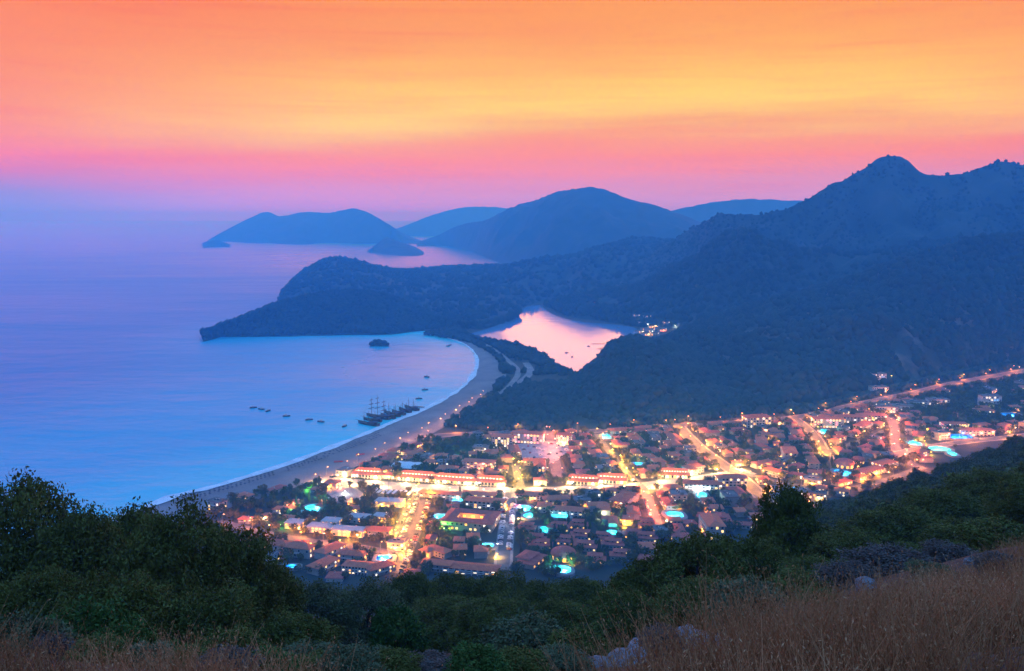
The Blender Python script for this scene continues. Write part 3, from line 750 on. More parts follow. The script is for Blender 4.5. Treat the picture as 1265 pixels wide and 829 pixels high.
# order of building: hills, headlands and islets are looked up by their names
cover('hill.003', 8500, 2.0, 5.4, -0.05, 1, 1, crest=500)
cover('hill.002', 14000, 2.6, 6.6, 0.12, 1, 2, crest=900)
cover('hill.001', 5500, 4.0, 7.5, 0.1, 1, 3, crest=900)
cover('hill', 4000, 4.5, 8, 0.0, 1, 4, crest=700)
cover('mountain.003', 9000, 2.2, 4.4, 0.15, 1, 11, crest=0)
cover('headland.001', 5200, 3.2, 5.6, 0.0, 1, 5, crest=900)
cover('headland', 4500, 4.5, 7.5, 0.0, 1, 6, crest=900)
cover('islet.002', 90, 1.5, 2.6, -0.3, 1, 7)
# woods on the flat between beach, lagoon and knoll
SPIT = [(524, 413), (552, 417), (577, 422.5), (600, 432), (615, 444), (620, 464), (608, 487), (580, 507), (548, 527), (600, 533), (700, 532), (735, 470), (722, 466), (712, 465), (700, 458), (688, 454), (676, 443), (660, 433), (640, 427), (614, 422), (594, 419), (580, 414.5), (572, 410), (560, 406)]
def inside(P, poly):
    x, y = P[:, 0], P[:, 1]; c = np.zeros(len(P), bool); q = np.asarray(poly); j = len(q) - 1
    for i in range(len(q)):
        xi, yi, xj, yj = q[i, 0], q[i, 1], q[j, 0], q[j, 1]
        c ^= ((yi > y) != (yj > y)) & (x < (xj - xi) * (y - yi) / (yj - yi + 1e-12) + xi); j = i
    return c
def px_arr(P):
    x, y, z = P[:, 0], P[:, 1], P[:, 2] - H_CAM
    dep = y * cp - z * sp; upv = y * sp + z * cp
    return np.stack([632.5 + FPX * x / dep, 414.5 - FPX * upv / dep], 1)
spit = np.array([gnd(u, v, 2.0)[:2] for u, v in SPIT])
rg = np.random.default_rng(61)
Q = rg.uniform(spit.min(0), spit.max(0), (16000, 2)); Q = Q[inside(Q, spit)]
nz_ = fbm(Q / 90, 4, 71)
path1 = smoothline([gnd(u, v, 2)[:2] for u, v in ((580, 418), (604, 428), (626, 444), (640, 458), (632, 474), (612, 492))], 80)
path2 = smoothline([gnd(u, v, 2)[:2] for u, v in ((650, 448), (655, 460), (640, 474), (628, 482))], 60)
dp = np.min([np.hypot(Q[:, 0] - p[0], Q[:, 1] - p[1]) for p in np.vstack([path1, path2])], axis=0)
FLAT = np.array([gnd(u, v, 2.0)[:2] for u, v in [(722, 466), (790, 438), (850, 420), (900, 440), (930, 490), (1000, 505), (1090, 484), (1180, 463), (1290, 442), (1290, 449), (1180, 470), (1085, 490), (1000, 511), (900, 518), (740, 531)]])
Q2 = rg.uniform(FLAT.min(0), FLAT.max(0), (16000, 2)); Q2 = Q2[inside(Q2, FLAT)]
Q2 = Q2[fbm(Q2 / 90, 4, 72) > -0.55][:6500]
Q = Q[(nz_ > -0.28) & (dp > 8)][:5200]
Q = np.vstack([Q, Q2])
rad = rg.uniform(2.2, 4.4, len(Q))
forest('forest', np.column_stack([Q, 2.0 + rad * 0.8]), rad, M_FOREST, 1, seed=9)
M_TRACK = noisy('dirt_track', (0.22, 0.19, 0.18, 1), (0.33, 0.29, 0.28, 1), 0.05)
def ribbon(name, line, w, z, m):
    t = np.gradient(line, axis=0); t /= np.linalg.norm(t, axis=1)[:, None] + 1e-9; nn = np.stack([-t[:, 1], t[:, 0]], 1)
    A = np.column_stack([line - nn * w / 2, np.full(len(line), z)]); B = np.column_stack([line + nn * w / 2, np.full(len(line), z)])
    return link(name, strip(name, B, A, m, 2))
struct(ribbon('path', path1, 9, 2.05, M_TRACK)); struct(ribbon('path', path2, 12, 2.06, M_TRACK))

# ================================================================== DRY GRASS AND STONES BY THE CAMERA
M_STONE = noisy('limestone', (0.20, 0.19, 0.19, 1), (0.36, 0.34, 0.33, 1), 1.4, detail=9, c3=(0.27, 0.25, 0.25, 1), bump=0.7, bscale=3.5)
M_REDSTONE = noisy('red_stone', (0.12, 0.045, 0.03, 1), (0.24, 0.10, 0.07, 1), 3, detail=8, bump=0.6, bscale=9)
def ground_hit(u, v):
    Y = 3.0
    while Y < 60:
        p = at(u, v, Y)
        if p[2] <= float(hz(p[0], Y)[0]): break
        Y += 0.25
    return p
def rock_mesh(seed, m, sub=4, rough=0.3):
    v, f = ico(sub); d = 1 + rough * fbm(v * 1.2 + seed * 3.3, 4, seed, True) + 0.10 * fbm(v * 4.5, 3, seed + 1)
    v = v * d[:, None]; v = np.sign(v) * np.abs(v) ** 0.9
    return np_mesh('rock', v, f, [m], smooth=False)
RM = [rock_mesh(s, M_STONE) for s in (1, 2, 3)]
BOULD = []
for u, v, w, hh, k, lab in [
    (852, 798, 56, 0.42, 0, 'upper of the three pale boulders on the grassy bank'),
    (802, 811, 60, 0.36, 1, 'middle pale boulder on the grassy bank'),
    (772, 822, 56, 0.34, 2, 'lower right pale boulder of the bank at the bottom'),
    (738, 826, 40, 0.34, 0, 'lowest left pale boulder at the bottom of the bank'),
    (898, 796, 60, 0.3, 1, 'flat pale boulder half buried in grass at the right of the others'),
    (960, 760, 26, 0.7, 2, 'small bluish stone standing in the dry grass'),
    (966, 778, 20, 0.5, 0, 'smaller grey stone just below the bluish stone in the grass'),
    (1256, 672, 48, 0.4, 1, 'pale pinkish boulder at the right edge above the dry grass'),
    (1200, 698, 16, 0.7, 2, 'small pale stone in the grass left of the pinkish boulder'),
    (1070, 728, 26, 0.7, 0, 'grey boulder half hidden by dry bushes at the rim of the grass'),
    (1110, 702, 34, 0.35, 1, 'pale stone showing through the purple brown bush')]:
    p = ground_hit(u, v); r = 0.52 * w * p[1] / FPX
    o = link('boulder', RM[k], loc=(p[0], p[1], p[2] + r * hh * 0.35), rotz=random.uniform(0, 6)); o.scale = (r, r * 0.8, r * hh * 1.3)
    tag(o, lab, 'rock', 'pale boulders in the dry grass'); BOULD.append((p[0], p[1], r))
M_GRASS = leafmat('dry_grass', (0.24, 0.090, 0.034, 1), (0.48, 0.19, 0.072, 1), (0.70, 0.33, 0.15, 1))
def grass_line(u):
    return np.interp(u, [-300, 0, 60, 110, 200, 330, 470, 560, 690, 740, 800, 880, 940, 1000, 1060, 1120, 1180, 1230, 1265, 1500],
                     [800, 806, 818, 830, 836, 850, 900, 930, 890, 858, 842, 824, 798, 768, 745, 728, 706, 684, 670, 630])
rg = np.random.default_rng(77)
n0 = 60000
yy = 3.0 * np.exp(rg.uniform(0, 1, n0) * math.log(34 / 3.0)); xx = rg.uniform(-0.75, 0.78, n0) * (yy + 1.0)
zg = hz(xx, yy)
pp = px_arr(np.stack([xx, yy, zg + 0.2], 1))
left = pp[:, 0] < 600
ok = (pp[:, 1] > grass_line(pp[:, 0])) & (yy < np.where(left, 13, 34))
den = fbm(np.stack([xx, yy], 1) / 1.3, 3, 33)
ok &= den > np.where(left, -0.25, -0.45)
stony = (xx > 2.2) & (yy < 6.2) & (xx / yy > 0.50)
ok &= ~(stony & (rg.uniform(size=n0) < 0.93))
for bx_, by_, br_ in BOULD:
    tt_ = np.clip((xx * bx_ + yy * by_) / (bx_ ** 2 + by_ ** 2), 1 - 4.5 / by_, 1.0)
    ok &= np.hypot(xx - bx_ * tt_, yy - by_ * tt_) > br_ * 1.05
xx, yy = xx[ok][:5900], yy[ok][:5900]
# every tuft is a fan of stalks
K_ = 9; nt_ = len(xx); th = rg.uniform(0.30, 0.62, nt_) * (1 + 0.4 * vnoise(np.stack([xx, yy], 1) / 1.6, 44))
ta = rg.uniform(0, 6.283, (nt_, K_)); tr_ = np.abs(rg.normal(0, 0.055, (nt_, K_))) * (1 + yy[:, None] * 0.03)
la = ta.ravel(); xx = (xx[:, None] + np.cos(ta) * tr_).ravel(); yy = (yy[:, None] + np.sin(ta) * tr_).ravel(); zg = hz(xx, yy)
n = len(xx); h = np.repeat(th, K_) * rg.uniform(0.7, 1.15, n)
lean = (tr_.ravel() * 2.0 + rg.uniform(0.0, 0.16, n)) * np.clip(h / 0.5, 0.5, 1.5)
wd_ = rg.uniform(0.0012, 0.0026, n) * (1 + yy * 0.07); fa_ = rg.uniform(0, 6.283, n)
side = np.stack([np.cos(fa_), np.sin(fa_), np.zeros(n)], 1)
base = np.stack([xx, yy, zg - 0.03], 1)
dirv = np.stack([np.cos(la), np.sin(la), np.zeros(n)], 1)
def pt(t): return base + dirv * (lean * t ** 2)[:, None] + np.array([0, 0, 1.0])[None] * (h * t)[:, None]
ring = []
for t, k in ((0, 1.0), (0.55, 0.8), (1.0, 0.3)):
    p = pt(t); ring += [p - side * (wd_ * k)[:, None], p + side * (wd_ * k)[:, None]]
Vs = np.stack(ring, 1)
Fs = (np.array([[0, 1, 3, 2], [2, 3, 5, 4]])[None] + (np.arange(n) * 6)[:, None, None]).reshape(-1, 4)
# seed heads: little leaf diamonds along the upper half
hp = []; hs = []
for t in (0.62, 0.78, 0.90, 1.0):
    q = pt(t) + rg.normal(0, 0.012, (n, 3)) * (1 + yy * 0.03)[:, None]; hp.append(q)
hp = np.vstack(hp); szz = np.tile(1 + yy * 0.06, 4) * 0.0048
a = rg.normal(size=(len(hp), 3)); a[:, 2] += 1.8; a /= np.linalg.norm(a, axis=1)[:, None]
bb = rg.normal(size=(len(hp), 3)); bb -= a * (a * bb).sum(1)[:, None]; bb /= np.linalg.norm(bb, axis=1)[:, None]
s = (szz * rg.uniform(0.6, 1.5, len(hp)))[:, None]
Vh = np.stack([hp - a * s * 1.5, hp - bb * s * 0.5, hp + a * s * 1.5, hp + bb * s * 0.5], 1)
Fh = np.arange(4 * len(hp)).reshape(-1, 4) + n * 6
tone = np.clip(0.45 + 0.55 * vnoise(np.stack([xx, yy], 1) / 1.1, 55) + 0.25 * vnoise(np.stack([xx, yy], 1) / 4.0, 56) + rg.normal(0, 0.18, n), 0, 1)
me = np_mesh('dry_grass', np.vstack([Vs.reshape(-1, 3), Vh.reshape(-1, 3)]), np.vstack([Fs, Fh]), [M_GRASS], attr={'tone': ('FACE', np.concatenate([np.repeat(tone, 2) * 0.8, np.tile(tone, 4)]))})
tag(link('dry_grass', me), kind='stuff')

RS = [rock_mesh(s, M_REDSTONE, 2, 0.45) for s in (7, 8, 9)]
rg = np.random.default_rng(3); stones = []
for i in range(70):
    u = rg.uniform(1195, 1330); v = rg.uniform(785, 850)
    if u < 1215 and v < 800: continue
    p = ground_hit(u, v); r = rg.uniform(0.03, 0.11)
    o = link('loose_stone', RS[i % 3], loc=(p[0], p[1], p[2] + r * 0.15), rotz=rg.uniform(0, 6)); o.scale = (r * 1.3, r, r * 0.6); o.rotation_euler[0] = rg.uniform(-.5, .5)
    stones.append((u, o, r))
stones.sort(key=lambda e: e[0])
for n, (u, o, r) in enumerate(stones):
    tag(o, ('large' if r > .08 else 'flat' if r > .055 else 'small') + ' loose reddish stone in the bottom right corner, ' + nth(n + 1) + ' from its left side', 'stone', 'loose red stones in the corner')
# ================================================================== TOWN
GZ = 2.0
M_ASPH = noisy('asphalt', (0.085, 0.082, 0.08, 1), (0.14, 0.135, 0.13, 1), 0.2, rough=0.8, detail=8)
M_PAVE = noisy('paving', (0.24, 0.21, 0.19, 1), (0.36, 0.32, 0.29, 1), 0.4, detail=6)
M_GRAVEL = noisy('pale_gravel', (0.28, 0.27, 0.27, 1), (0.42, 0.40, 0.39, 1), 0.15, detail=8)
M_TILE = noisy('roof_tiles', (0.50, 0.10, 0.045, 1), (0.72, 0.19, 0.085, 1), 0.5, detail=8, c3=(0.62, 0.16, 0.08, 1), bump=0.4, bscale=3, objvar=0.55)
M_TILE2 = noisy('roof_tiles_bright', (0.46, 0.09, 0.055, 1), (0.62, 0.16, 0.10, 1), 0.5, detail=8, bump=0.4, bscale=3)
M_PALE = noisy('pale_roof', (0.40, 0.37, 0.37, 1), (0.52, 0.48, 0.47, 1), 0.6, detail=8)
M_RENDER = noisy('rendered_wall', (0.26, 0.22, 0.18, 1), (0.46, 0.41, 0.36, 1), 0.3, detail=6, objvar=0.5)
M_CONC = noisy('concrete_roof', (0.15, 0.12, 0.11, 1), (0.28, 0.23, 0.21, 1), 0.5, detail=8, objvar=0.4)
M_WHITE = noisy('white_paint', (0.50, 0.48, 0.46, 1), (0.66, 0.64, 0.62, 1), 0.4)
M_WOOD = noisy('dark_wood', (0.06, 0.035, 0.022, 1), (0.12, 0.07, 0.045, 1), 1.5, stretch=(1, 1, 0.3))
M_METAL = mat('grey_metal', (0.22, 0.23, 0.24, 1), 0.5, 0.6)
M_GLASS = mat('dark_glass', (0.02, 0.025, 0.03, 1), 0.1, spec=0.6)
M_CANVAS = noisy('white_canvas', (0.66, 0.65, 0.66, 1), (0.78, 0.77, 0.78, 1), 0.6)
LIT = {'warm': glow('lit_window_warm', (1.0, 0.62, 0.22, 1), 2.2), 'amber': glow('lit_window_amber', (1.0, 0.42, 0.06, 1), 2.6), 'white': glow('lit_window_white', (1.0, 0.86, 0.68, 1), 2.4),
       'pink': glow('lit_sign_pink', (1.0, 0.25, 0.35, 1), 2.5), 'blue': glow('lit_sign_blue', (0.15, 0.4, 1.0, 1), 2.5), 'green': glow('lit_green', (0.12, 1.0, 0.15, 1), 4.0), 'cyan': glow('lit_cyan', (0.1, 0.85, 1.0, 1), 4.0)}

# ---------------------------------------------------------------- streets
STREETS = {}
def street(key, pts, w, z, m=M_ASPH, name='street', pave=0.0):
    line = smoothline([gnd(u, v, GZ)[:2] for u, v in pts], max(20, len(pts) * 14))
    if pave: struct(ribbon('pavement', line, w + pave * 2, z - 0.02, M_PAVE))
    struct(ribbon(name, line, w, z, m)); STREETS[key] = (line, w + pave * 2)
street('main', [(396, 592), (420, 595), (470, 599), (530, 603), (590, 606), (632, 607), (700, 605.5), (760, 603), (800, 600), (850, 594), (900, 587), (925, 582)], 13, 2.09, M_PAVE, pave=4)
street('diagonal', [(838, 525), (848, 537), (866, 554), (885, 568), (905, 582), (925, 598), (942, 615)], 11, 2.096, pave=2)
street('valley', [(512, 541), (560, 537), (620, 535), (700, 534), (770, 530), (840, 525), (910, 521), (980, 516), (1030, 506), (1085, 494), (1130, 485), (1180, 473), (1225, 465), (1275, 456), (1330, 446)], 13, 2.102, pave=2)
street('upper', [(982, 517), (996, 528), (1008, 540), (1016, 554), (1024, 568)], 9, 2.108, pave=2)
street('car', [(527, 606), (521, 622), (514, 642), (505, 664), (494, 690), (486, 708)], 16, 2.114)
street('garden', [(508, 612), (503, 628), (494, 648), (484, 668)], 6, 2.12)
street('straight', [(631, 608), (628, 630), (625.5, 655), (623, 680), (621, 705)], 9, 2.126, pave=2)
street('pinkish', [(679, 534), (681, 548), (683, 562), (686, 575), (690, 590)], 11, 2.132)
street('yellow', [(637, 575), (640, 590), (644, 604)], 8, 2.138)
street('lane', [(738, 536), (748, 552), (762, 570), (776, 585), (792, 601)], 7, 2.144)
street('red', [(792, 601), (800, 616), (806, 632), (813, 652)], 9, 2.15)
street('bend', [(1098, 515), (1105, 528), (1105, 545), (1110, 560), (1122, 571), (1140, 580)], 11, 2.156)
street('low', [(1140, 577), (1110, 588), (1080, 597), (1052, 604)], 9, 2.162)
street('promenade', [(270, 644), (300, 652), (340, 661), (380, 668), (430, 674), (478, 682), (505, 690)], 9, 2.168)
street('beach', [(380, 600), (402, 590), (440, 574), (480, 556), (512, 541), (540, 527), (572, 508), (604, 487)], 8, 2.174, M_PAVE, 'promenade')
street('east', [(1110, 560), (1150, 552), (1200, 545), (1240, 541), (1290, 535)], 10, 2.18, pave=2)
street('link', [(1018, 560), (1040, 552), (1062, 545), (1098, 530)], 7, 2.186)
street('hotelroad', [(905, 582), (940, 590), (985, 600), (1040, 606)], 7, 2.192)

LOTX = [gnd(u, v, GZ)[:2] for u, v in ((637, 549), (668, 545), (700, 546), (705, 562), (676, 574), (648, 572))]
me = poly_mesh('car_park', LOTX, 2.2, M_GRAVEL); me.flip_normals() if me.polygons[0].normal.z < 0 else None
struct(link('car_park', me))
PLAZA = [gnd(u, v, GZ)[:2] for u, v in ((402, 606), (418, 600), (440, 603), (452, 612), (440, 621), (416, 622), (402, 615))]
me = poly_mesh('plaza', PLAZA, 2.21, M_PAVE); me.flip_normals() if me.polygons[0].normal.z < 0 else None
struct(link('plaza', me))
def dist_street(p, skip=()):
    b = 1e9; kk = None; ang = 0
    for k, (line, w) in STREETS.items():
        d = np.hypot(line[:, 0] - p[0], line[:, 1] - p[1]); i = int(np.argmin(d)); q = d[i] - w / 2
        if q < b:
            b = q; kk = k; j = min(i + 1, len(line) - 1); i = max(j - 1, 0); t = line[j] - line[i]; ang = math.atan2(t[1], t[0])
    return b, kk, ang

# ---------------------------------------------------------------- building kits: lists of (part name, mesh, children)
def hip(mb, L_, W_, z, h, ov=0.7, m=0, cx=0, cy_=0):
    """hipped roof with thick eaves"""
    a, b = L_ / 2 + ov, W_ / 2 + ov; r = max(L_ / 2 - W_ / 2, 0.0) if L_ >= W_ else 0; q = max(W_ / 2 - L_ / 2, 0) if W_ > L_ else 0
    e = 0.22
    vs = [(-a, -b, z), (a, -b, z), (a, b, z), (-a, b, z), (-a, -b, z + e), (a, -b, z + e), (a, b, z + e), (-a, b, z + e),
          (-r, -q, z + h), (r, -q, z + h), (r, q, z + h), (-r, q, z + h)]
    vs = [(x + cx, y + cy_, zz_) for x, y, zz_ in vs]
    if L_ >= W_: fs = [(4, 5, 9, 8), (5, 6, 9), (6, 7, 8, 9), (7, 4, 8)]
    else: fs = [(4, 5, 8), (5, 6, 11, 8), (6, 7, 11), (7, 4, 8, 11)]
    mb.add(vs, [(3, 2, 1, 0), (0, 1, 5, 4), (1, 2, 6, 5), (2, 3, 7, 6), (3, 0, 4, 7)] + fs, m)
    # ridge and hip tiles
    if L_ > W_: mb.tube([vs[8], vs[9]], 0.18, 5, m)
def gable(mb, L_, W_, z, h, ov=0.6, m=0, mw=1):
    a, b = L_ / 2 + ov, W_ / 2 + ov; e = 0.2
    vs = [(-a, -b, z), (a, -b, z), (a, 0, z + h), (-a, 0, z + h), (a, b, z), (-a, b, z)]
    vs += [(x, y, q + e) for x, y, q in vs]
    mb.add(vs, [(0, 3, 2, 1), (3, 5, 4, 2), (6, 7, 8, 9), (9, 8, 10, 11), (0, 1, 7, 6), (5, 11, 10, 4), (1, 2, 8, 7), (2, 4, 10, 8), (0, 6, 9, 3), (3, 9, 11, 5)], m)
WIN = {}
def win_mesh(kind, w=1.3, h=1.4):
    k = (kind, w, h)
    if k not in WIN:
        mb = MB(); mb.box((0, 0, 0), (w + 0.25, 0.10, h + 0.25), 1); mb.box((0, -0.06, 0), (w, 0.10, h), 0)
        WIN[k] = mb.mesh('window', [LIT[kind] if kind in LIT else M_GLASS, M_WHITE])
    return WIN[k]
def windows_on(L_, W_, H_, kinds, rg, nx, floors=2, w=1.3, h=1.4, skip=0.25, sides=(0, 1)):
    """(mesh, loc, rot) for windows on the front (-y), and on one flank"""
    out = []
    fh = H_ / floors
    for f in range(floors):
        z = f * fh + fh * 0.52
        for s in sides:
            n = nx if s in (0, 2) else max(1, int(nx * W_ / L_))
            ln = L_ if s in (0, 2) else W_
            for i in range(n):
                if rg.random() < skip: continue
                t = (i + 0.5) / n * ln - ln / 2
                k = rg.choice(kinds)
                if s == 0: out.append((win_mesh(k, w, h), (t, -W_ / 2 - 0.03, z), 0))
                elif s == 1: out.append((win_mesh(k, w, h), (L_ / 2 + 0.03, t, z), math.pi / 2))
                elif s == 2: out.append((win_mesh(k, w, h), (t, W_ / 2 + 0.03, z), math.pi))
                else: out.append((win_mesh(k, w, h), (-L_ / 2 - 0.03, t, z), -math.pi / 2))
    return out
def kit(name, parts, wins=(), extra=()):
    o = bpy.data.objects.new(name, None); o.empty_display_size = 2
    o['_kit'] = 1
    return dict(name=name, parts=parts, wins=wins)
def place(k, x, y, rz, s=(1, 1, 1), label='', cat='house', group=None, z=GZ):
    o = bpy.data.objects.new(k['name'], None); COL.objects.link(o); o.location = (float(x), float(y), z); o.rotation_euler = (0, 0, rz); o.scale = (s[0], s[1], s[2] * (0.8 if cat in ('house', 'villa', 'hotel') else 1))
    tag(o, label, cat, group)
    top = {}
    for q in k['parts']:
        c = link(q[0], q[1], top.get(q[2], o), q[3] if len(q) > 3 else None); top.setdefault(q[0], c)
    for me, loc, r in k['wins']: link('window', me, o, loc, r)
    return o
KRG = random.Random(4)
KD = ['warm', 'amber', 'dark', 'dark', 'dark', 'white', 'dark', 'dark']
def chimney(x, y, z, h=1.6):
    mb = MB(); mb.box((x, y, z + h / 2), (0.7, 0.7, h)); mb.box((x, y, z + h + 0.08), (0.95, 0.95, 0.16), 1); return mb.mesh('chimney', [M_WHITE, M_TILE])
def panel(x, y, z, rz=0):
    mb = MB(); mb.add([(x - 1, y - .8, z), (x + 1, y - .8, z), (x + 1, y + .6, z + .9), (x - 1, y + .6, z + .9), (x - 1, y - .8, z + .12), (x + 1, y - .8, z + .12), (x + 1, y + .6, z + 1.02), (x - 1, y + .6, z + 1.02)],
                      [(3, 2, 1, 0), (4, 5, 6, 7), (0, 1, 5, 4), (1, 2, 6, 5), (2, 3, 7, 6), (3, 0, 4, 7)], 0)
    mb.tube([(x - 1, y + .8, z + 1.2), (x + 1, y + .8, z + 1.2)], 0.32, 8, 1)
    return mb.mesh('solar_heater', [M_GLASS, M_WHITE])
def house_hip(L_, W_, H_, rh, roof, nx, floors, kinds, wallm=M_RENDER, extra=True, name='house', skip=0.3):
    w = MB(); w.box((0, 0, H_ / 2 - 0.5), (L_, W_, H_ + 1)); w.box((0, 0, 0.15), (L_ + 0.3, W_ + 0.3, 0.3))
    r = MB(); hip(r, L_, W_, H_, rh)
    p = [('wall', w.mesh('wall', [wallm]), None), ('roof', r.mesh('roof', [roof]), None)]
    if extra: p.append(('chimney', chimney(L_ * .2, W_ * .12, H_ + rh * .55), 'roof'))
    d = MB(); d.box((L_ * .1, -W_ / 2 - 0.05, 1.1), (1.2, 0.14, 2.2)); p.append(('door', d.mesh('door', [M_WOOD]), None))
    if floors > 1:
        b = MB(); b.box((-L_ * .12, -W_ / 2 - 0.7, H_ * .5), (L_ * .5, 1.4, 0.16)); b.box((-L_ * .12, -W_ / 2 - 1.37, H_ * .5 + 0.55), (L_ * .5, 0.08, 0.9)); p.append(('balcony', b.mesh('balcony', [M_WHITE]), None))
    return kit(name, p, windows_on(L_, W_, H_, kinds, KRG, nx, floors, skip=skip))
def house_L(kinds, roof):
    w = MB(); w.box((0, 2, 2.5), (18, 8, 7)); w.box((-5, -4.5, 2.5), (8, 6, 7.002))
    r = MB(); hip(r, 18, 8, 6, 2.6, cx=0, cy_=2); r2 = MB(); hip(r2, 8, 9.0, 6.02, 2.2, cx=-5, cy_=-3.4)
    p = [('wall', w.mesh('wall', [M_RENDER]), None), ('roof', r.mesh('roof', [roof]), None), ('wing_roof', r2.mesh('wing_roof', [roof]), None), ('chimney', chimney(4, 2.5, 7.2), 'roof')]
    ws = [(win_mesh(KRG.choice(kinds)), (x, -2.03, z), 0) for x in (1.5, 4.5, 7.5) for z in (1.6, 4.4)] + [(win_mesh(KRG.choice(kinds)), (x, -7.53, z), 0) for x in (-7, -3.2) for z in (1.6, 4.4)]
    return kit('house', p, ws)
def house_flat(kinds, L_=13, W_=11, H_=7, nx=4, floors=2, name='flat_roofed_house', wallm=M_RENDER):
    w = MB(); w.box((0, 0, H_ / 2 - 0.5), (L_, W_, H_ + 1))
    r = MB(); r.box((0, 0, H_ + 0.11), (L_ + .8, W_ + .8, 0.22))
    for s in (-1, 1): r.box((s * (L_ / 2 + .25), 0, H_ + .5), (.3, W_ + .8, .56)); r.box((0, s * (W_ / 2 + .25), H_ + .5), (L_ + .2, .3, .555))
    r.box((L_ * .25, W_ * .2, H_ + 1.2), (3, 2.6, 2))
    p = [('wall', w.mesh('wall', [wallm]), None), ('roof', r.mesh('roof', [M_CONC]), None), ('solar_heater', panel(-L_ * .2, 0, H_ + .3), 'roof'), ('solar_heater', panel(-L_ * .2 + 2.6, 1, H_ + .3), 'roof')]
    b = MB()
    for f in range(1, floors): b.box((0, -W_ / 2 - .7, H_ / floors * f), (L_ * .9, 1.4, .16)); b.box((0, -W_ / 2 - 1.38, H_ / floors * f + .55), (L_ * .9, .06, .9))
    if floors > 1: p.append(('balcony', b.mesh('balcony', [M_WHITE]), None))
    return kit(name, p, windows_on(L_, W_, H_, kinds, KRG, nx, floors, w=1.5, h=1.6))
def house_step(kinds, roof=M_TILE2):
    """stepped holiday villa: two hipped roofs one above the other"""
    w = MB(); w.box((0, 0, 1.7), (18, 9, 5.4)); w.box((0, 2.5, 5), (12.5, 7, 4))
    r = MB(); hip(r, 18, 9, 4.4, 1.6, ov=1.0); r2 = MB(); hip(r2, 12.5, 7, 7, 1.9, ov=0.9, cy_=2.5)
    p = [('wall', w.mesh('wall', [M_RENDER]), None), ('lower_roof', r.mesh('lower_roof', [roof]), None), ('upper_roof', r2.mesh('upper_roof', [roof]), None)]
    ws = [(win_mesh(KRG.choice(kinds)), (x, -4.53, 2), 0) for x in (-7, -4, -1, 2, 5, 7.5)] + [(win_mesh(KRG.choice(kinds)), (x, -1.03, 5.9), 0) for x in (-4, 0, 4)]
    return kit('villa', p, ws)
def arcade(kinds, L_=36, n=12):
    w = MB(); w.box((0, 0, 1.6), (L_, 8, 5.2)); w.box((0, 2.2, 5), (L_ * .9, 4.4, 2.2))
    r = MB(); r.add([(-L_ / 2 - .6, -6.2, 3.5), (L_ / 2 + .6, -6.2, 3.5), (L_ / 2 + .6, 0.2, 4.9), (-L_ / 2 - .6, 0.2, 4.9), (-L_ / 2 - .6, -6.2, 3.7), (L_ / 2 + .6, -6.2, 3.7), (L_ / 2 + .6, 0.2, 5.1), (-L_ / 2 - .6, 0.2, 5.1)],
                          [(3, 2, 1, 0), (4, 5, 6, 7), (0, 1, 5, 4), (1, 2, 6, 5), (2, 3, 7, 6), (3, 0, 4, 7)])
    r2 = MB(); hip(r2, L_ * .9, 4.4, 6.1, 1.8, ov=.6, cy_=2.2)
    c = MB(); c.box((0, 0, 1.75), (.35, .35, 3.5)); c.box((0, 0, .2), (.55, .55, .4)); cm = c.mesh('column', [M_WHITE])
    p = [('wall', w.mesh('wall', [M_RENDER]), None), ('awning', r.mesh('awning', [M_TILE]), None), ('roof', r2.mesh('roof', [M_TILE]), None), *[('column', cm, None, (-L_ / 2 + L_ * i / n, -5.7, 0)) for i in range(n + 1)]]
    ws = [(win_mesh(KRG.choice(kinds), 2.0, 2.4), (-L_ / 2 + L_ * (i + .5) / n, -4.03, 1.75), 0) for i in range(n)]
    ws += [(win_mesh('white', 1.0, .8), (-L_ / 2 + L_ * (i + .5) / n, -0.02, 5.55), 0) for i in range(1, n - 1)]
    return kit('shop_row', p, ws)
def hotel(kinds, L_=30, W_=11, floors=3, roof=M_TILE, nx=9, wallm=M_RENDER, name='hotel'):
    H_ = floors * 3.1
    w = MB(); w.box((0, 0, H_ / 2 - .5), (L_, W_, H_ + 1))
    r = MB(); hip(r, L_, W_, H_, 2.8, ov=.9)
    b = MB()
    for f in range(1, floors):
        b.box((0, -W_ / 2 - .75, f * 3.1), (L_ * .96, 1.5, .18)); b.box((0, -W_ / 2 - 1.46, f * 3.1 + .55), (L_ * .96, .07, .9))
    for i in range(nx + 1): b.box((-L_ * .48 + L_ * .96 * i / nx, -W_ / 2 - .75, H_ / 2), (.18, 1.44, H_ - .2))
    p = [('wall', w.mesh('wall', [wallm]), None), ('roof', r.mesh('roof', [roof]), None), ('balcony', b.mesh('balcony', [M_WHITE]), None), ('chimney', chimney(L_ * .25, 1.0, H_ + 1.5), 'roof')]
    return kit(name, p, windows_on(L_, W_, H_, kinds, KRG, nx, floors, w=1.7, h=2.0, skip=.25, sides=(0, 1, 3)))
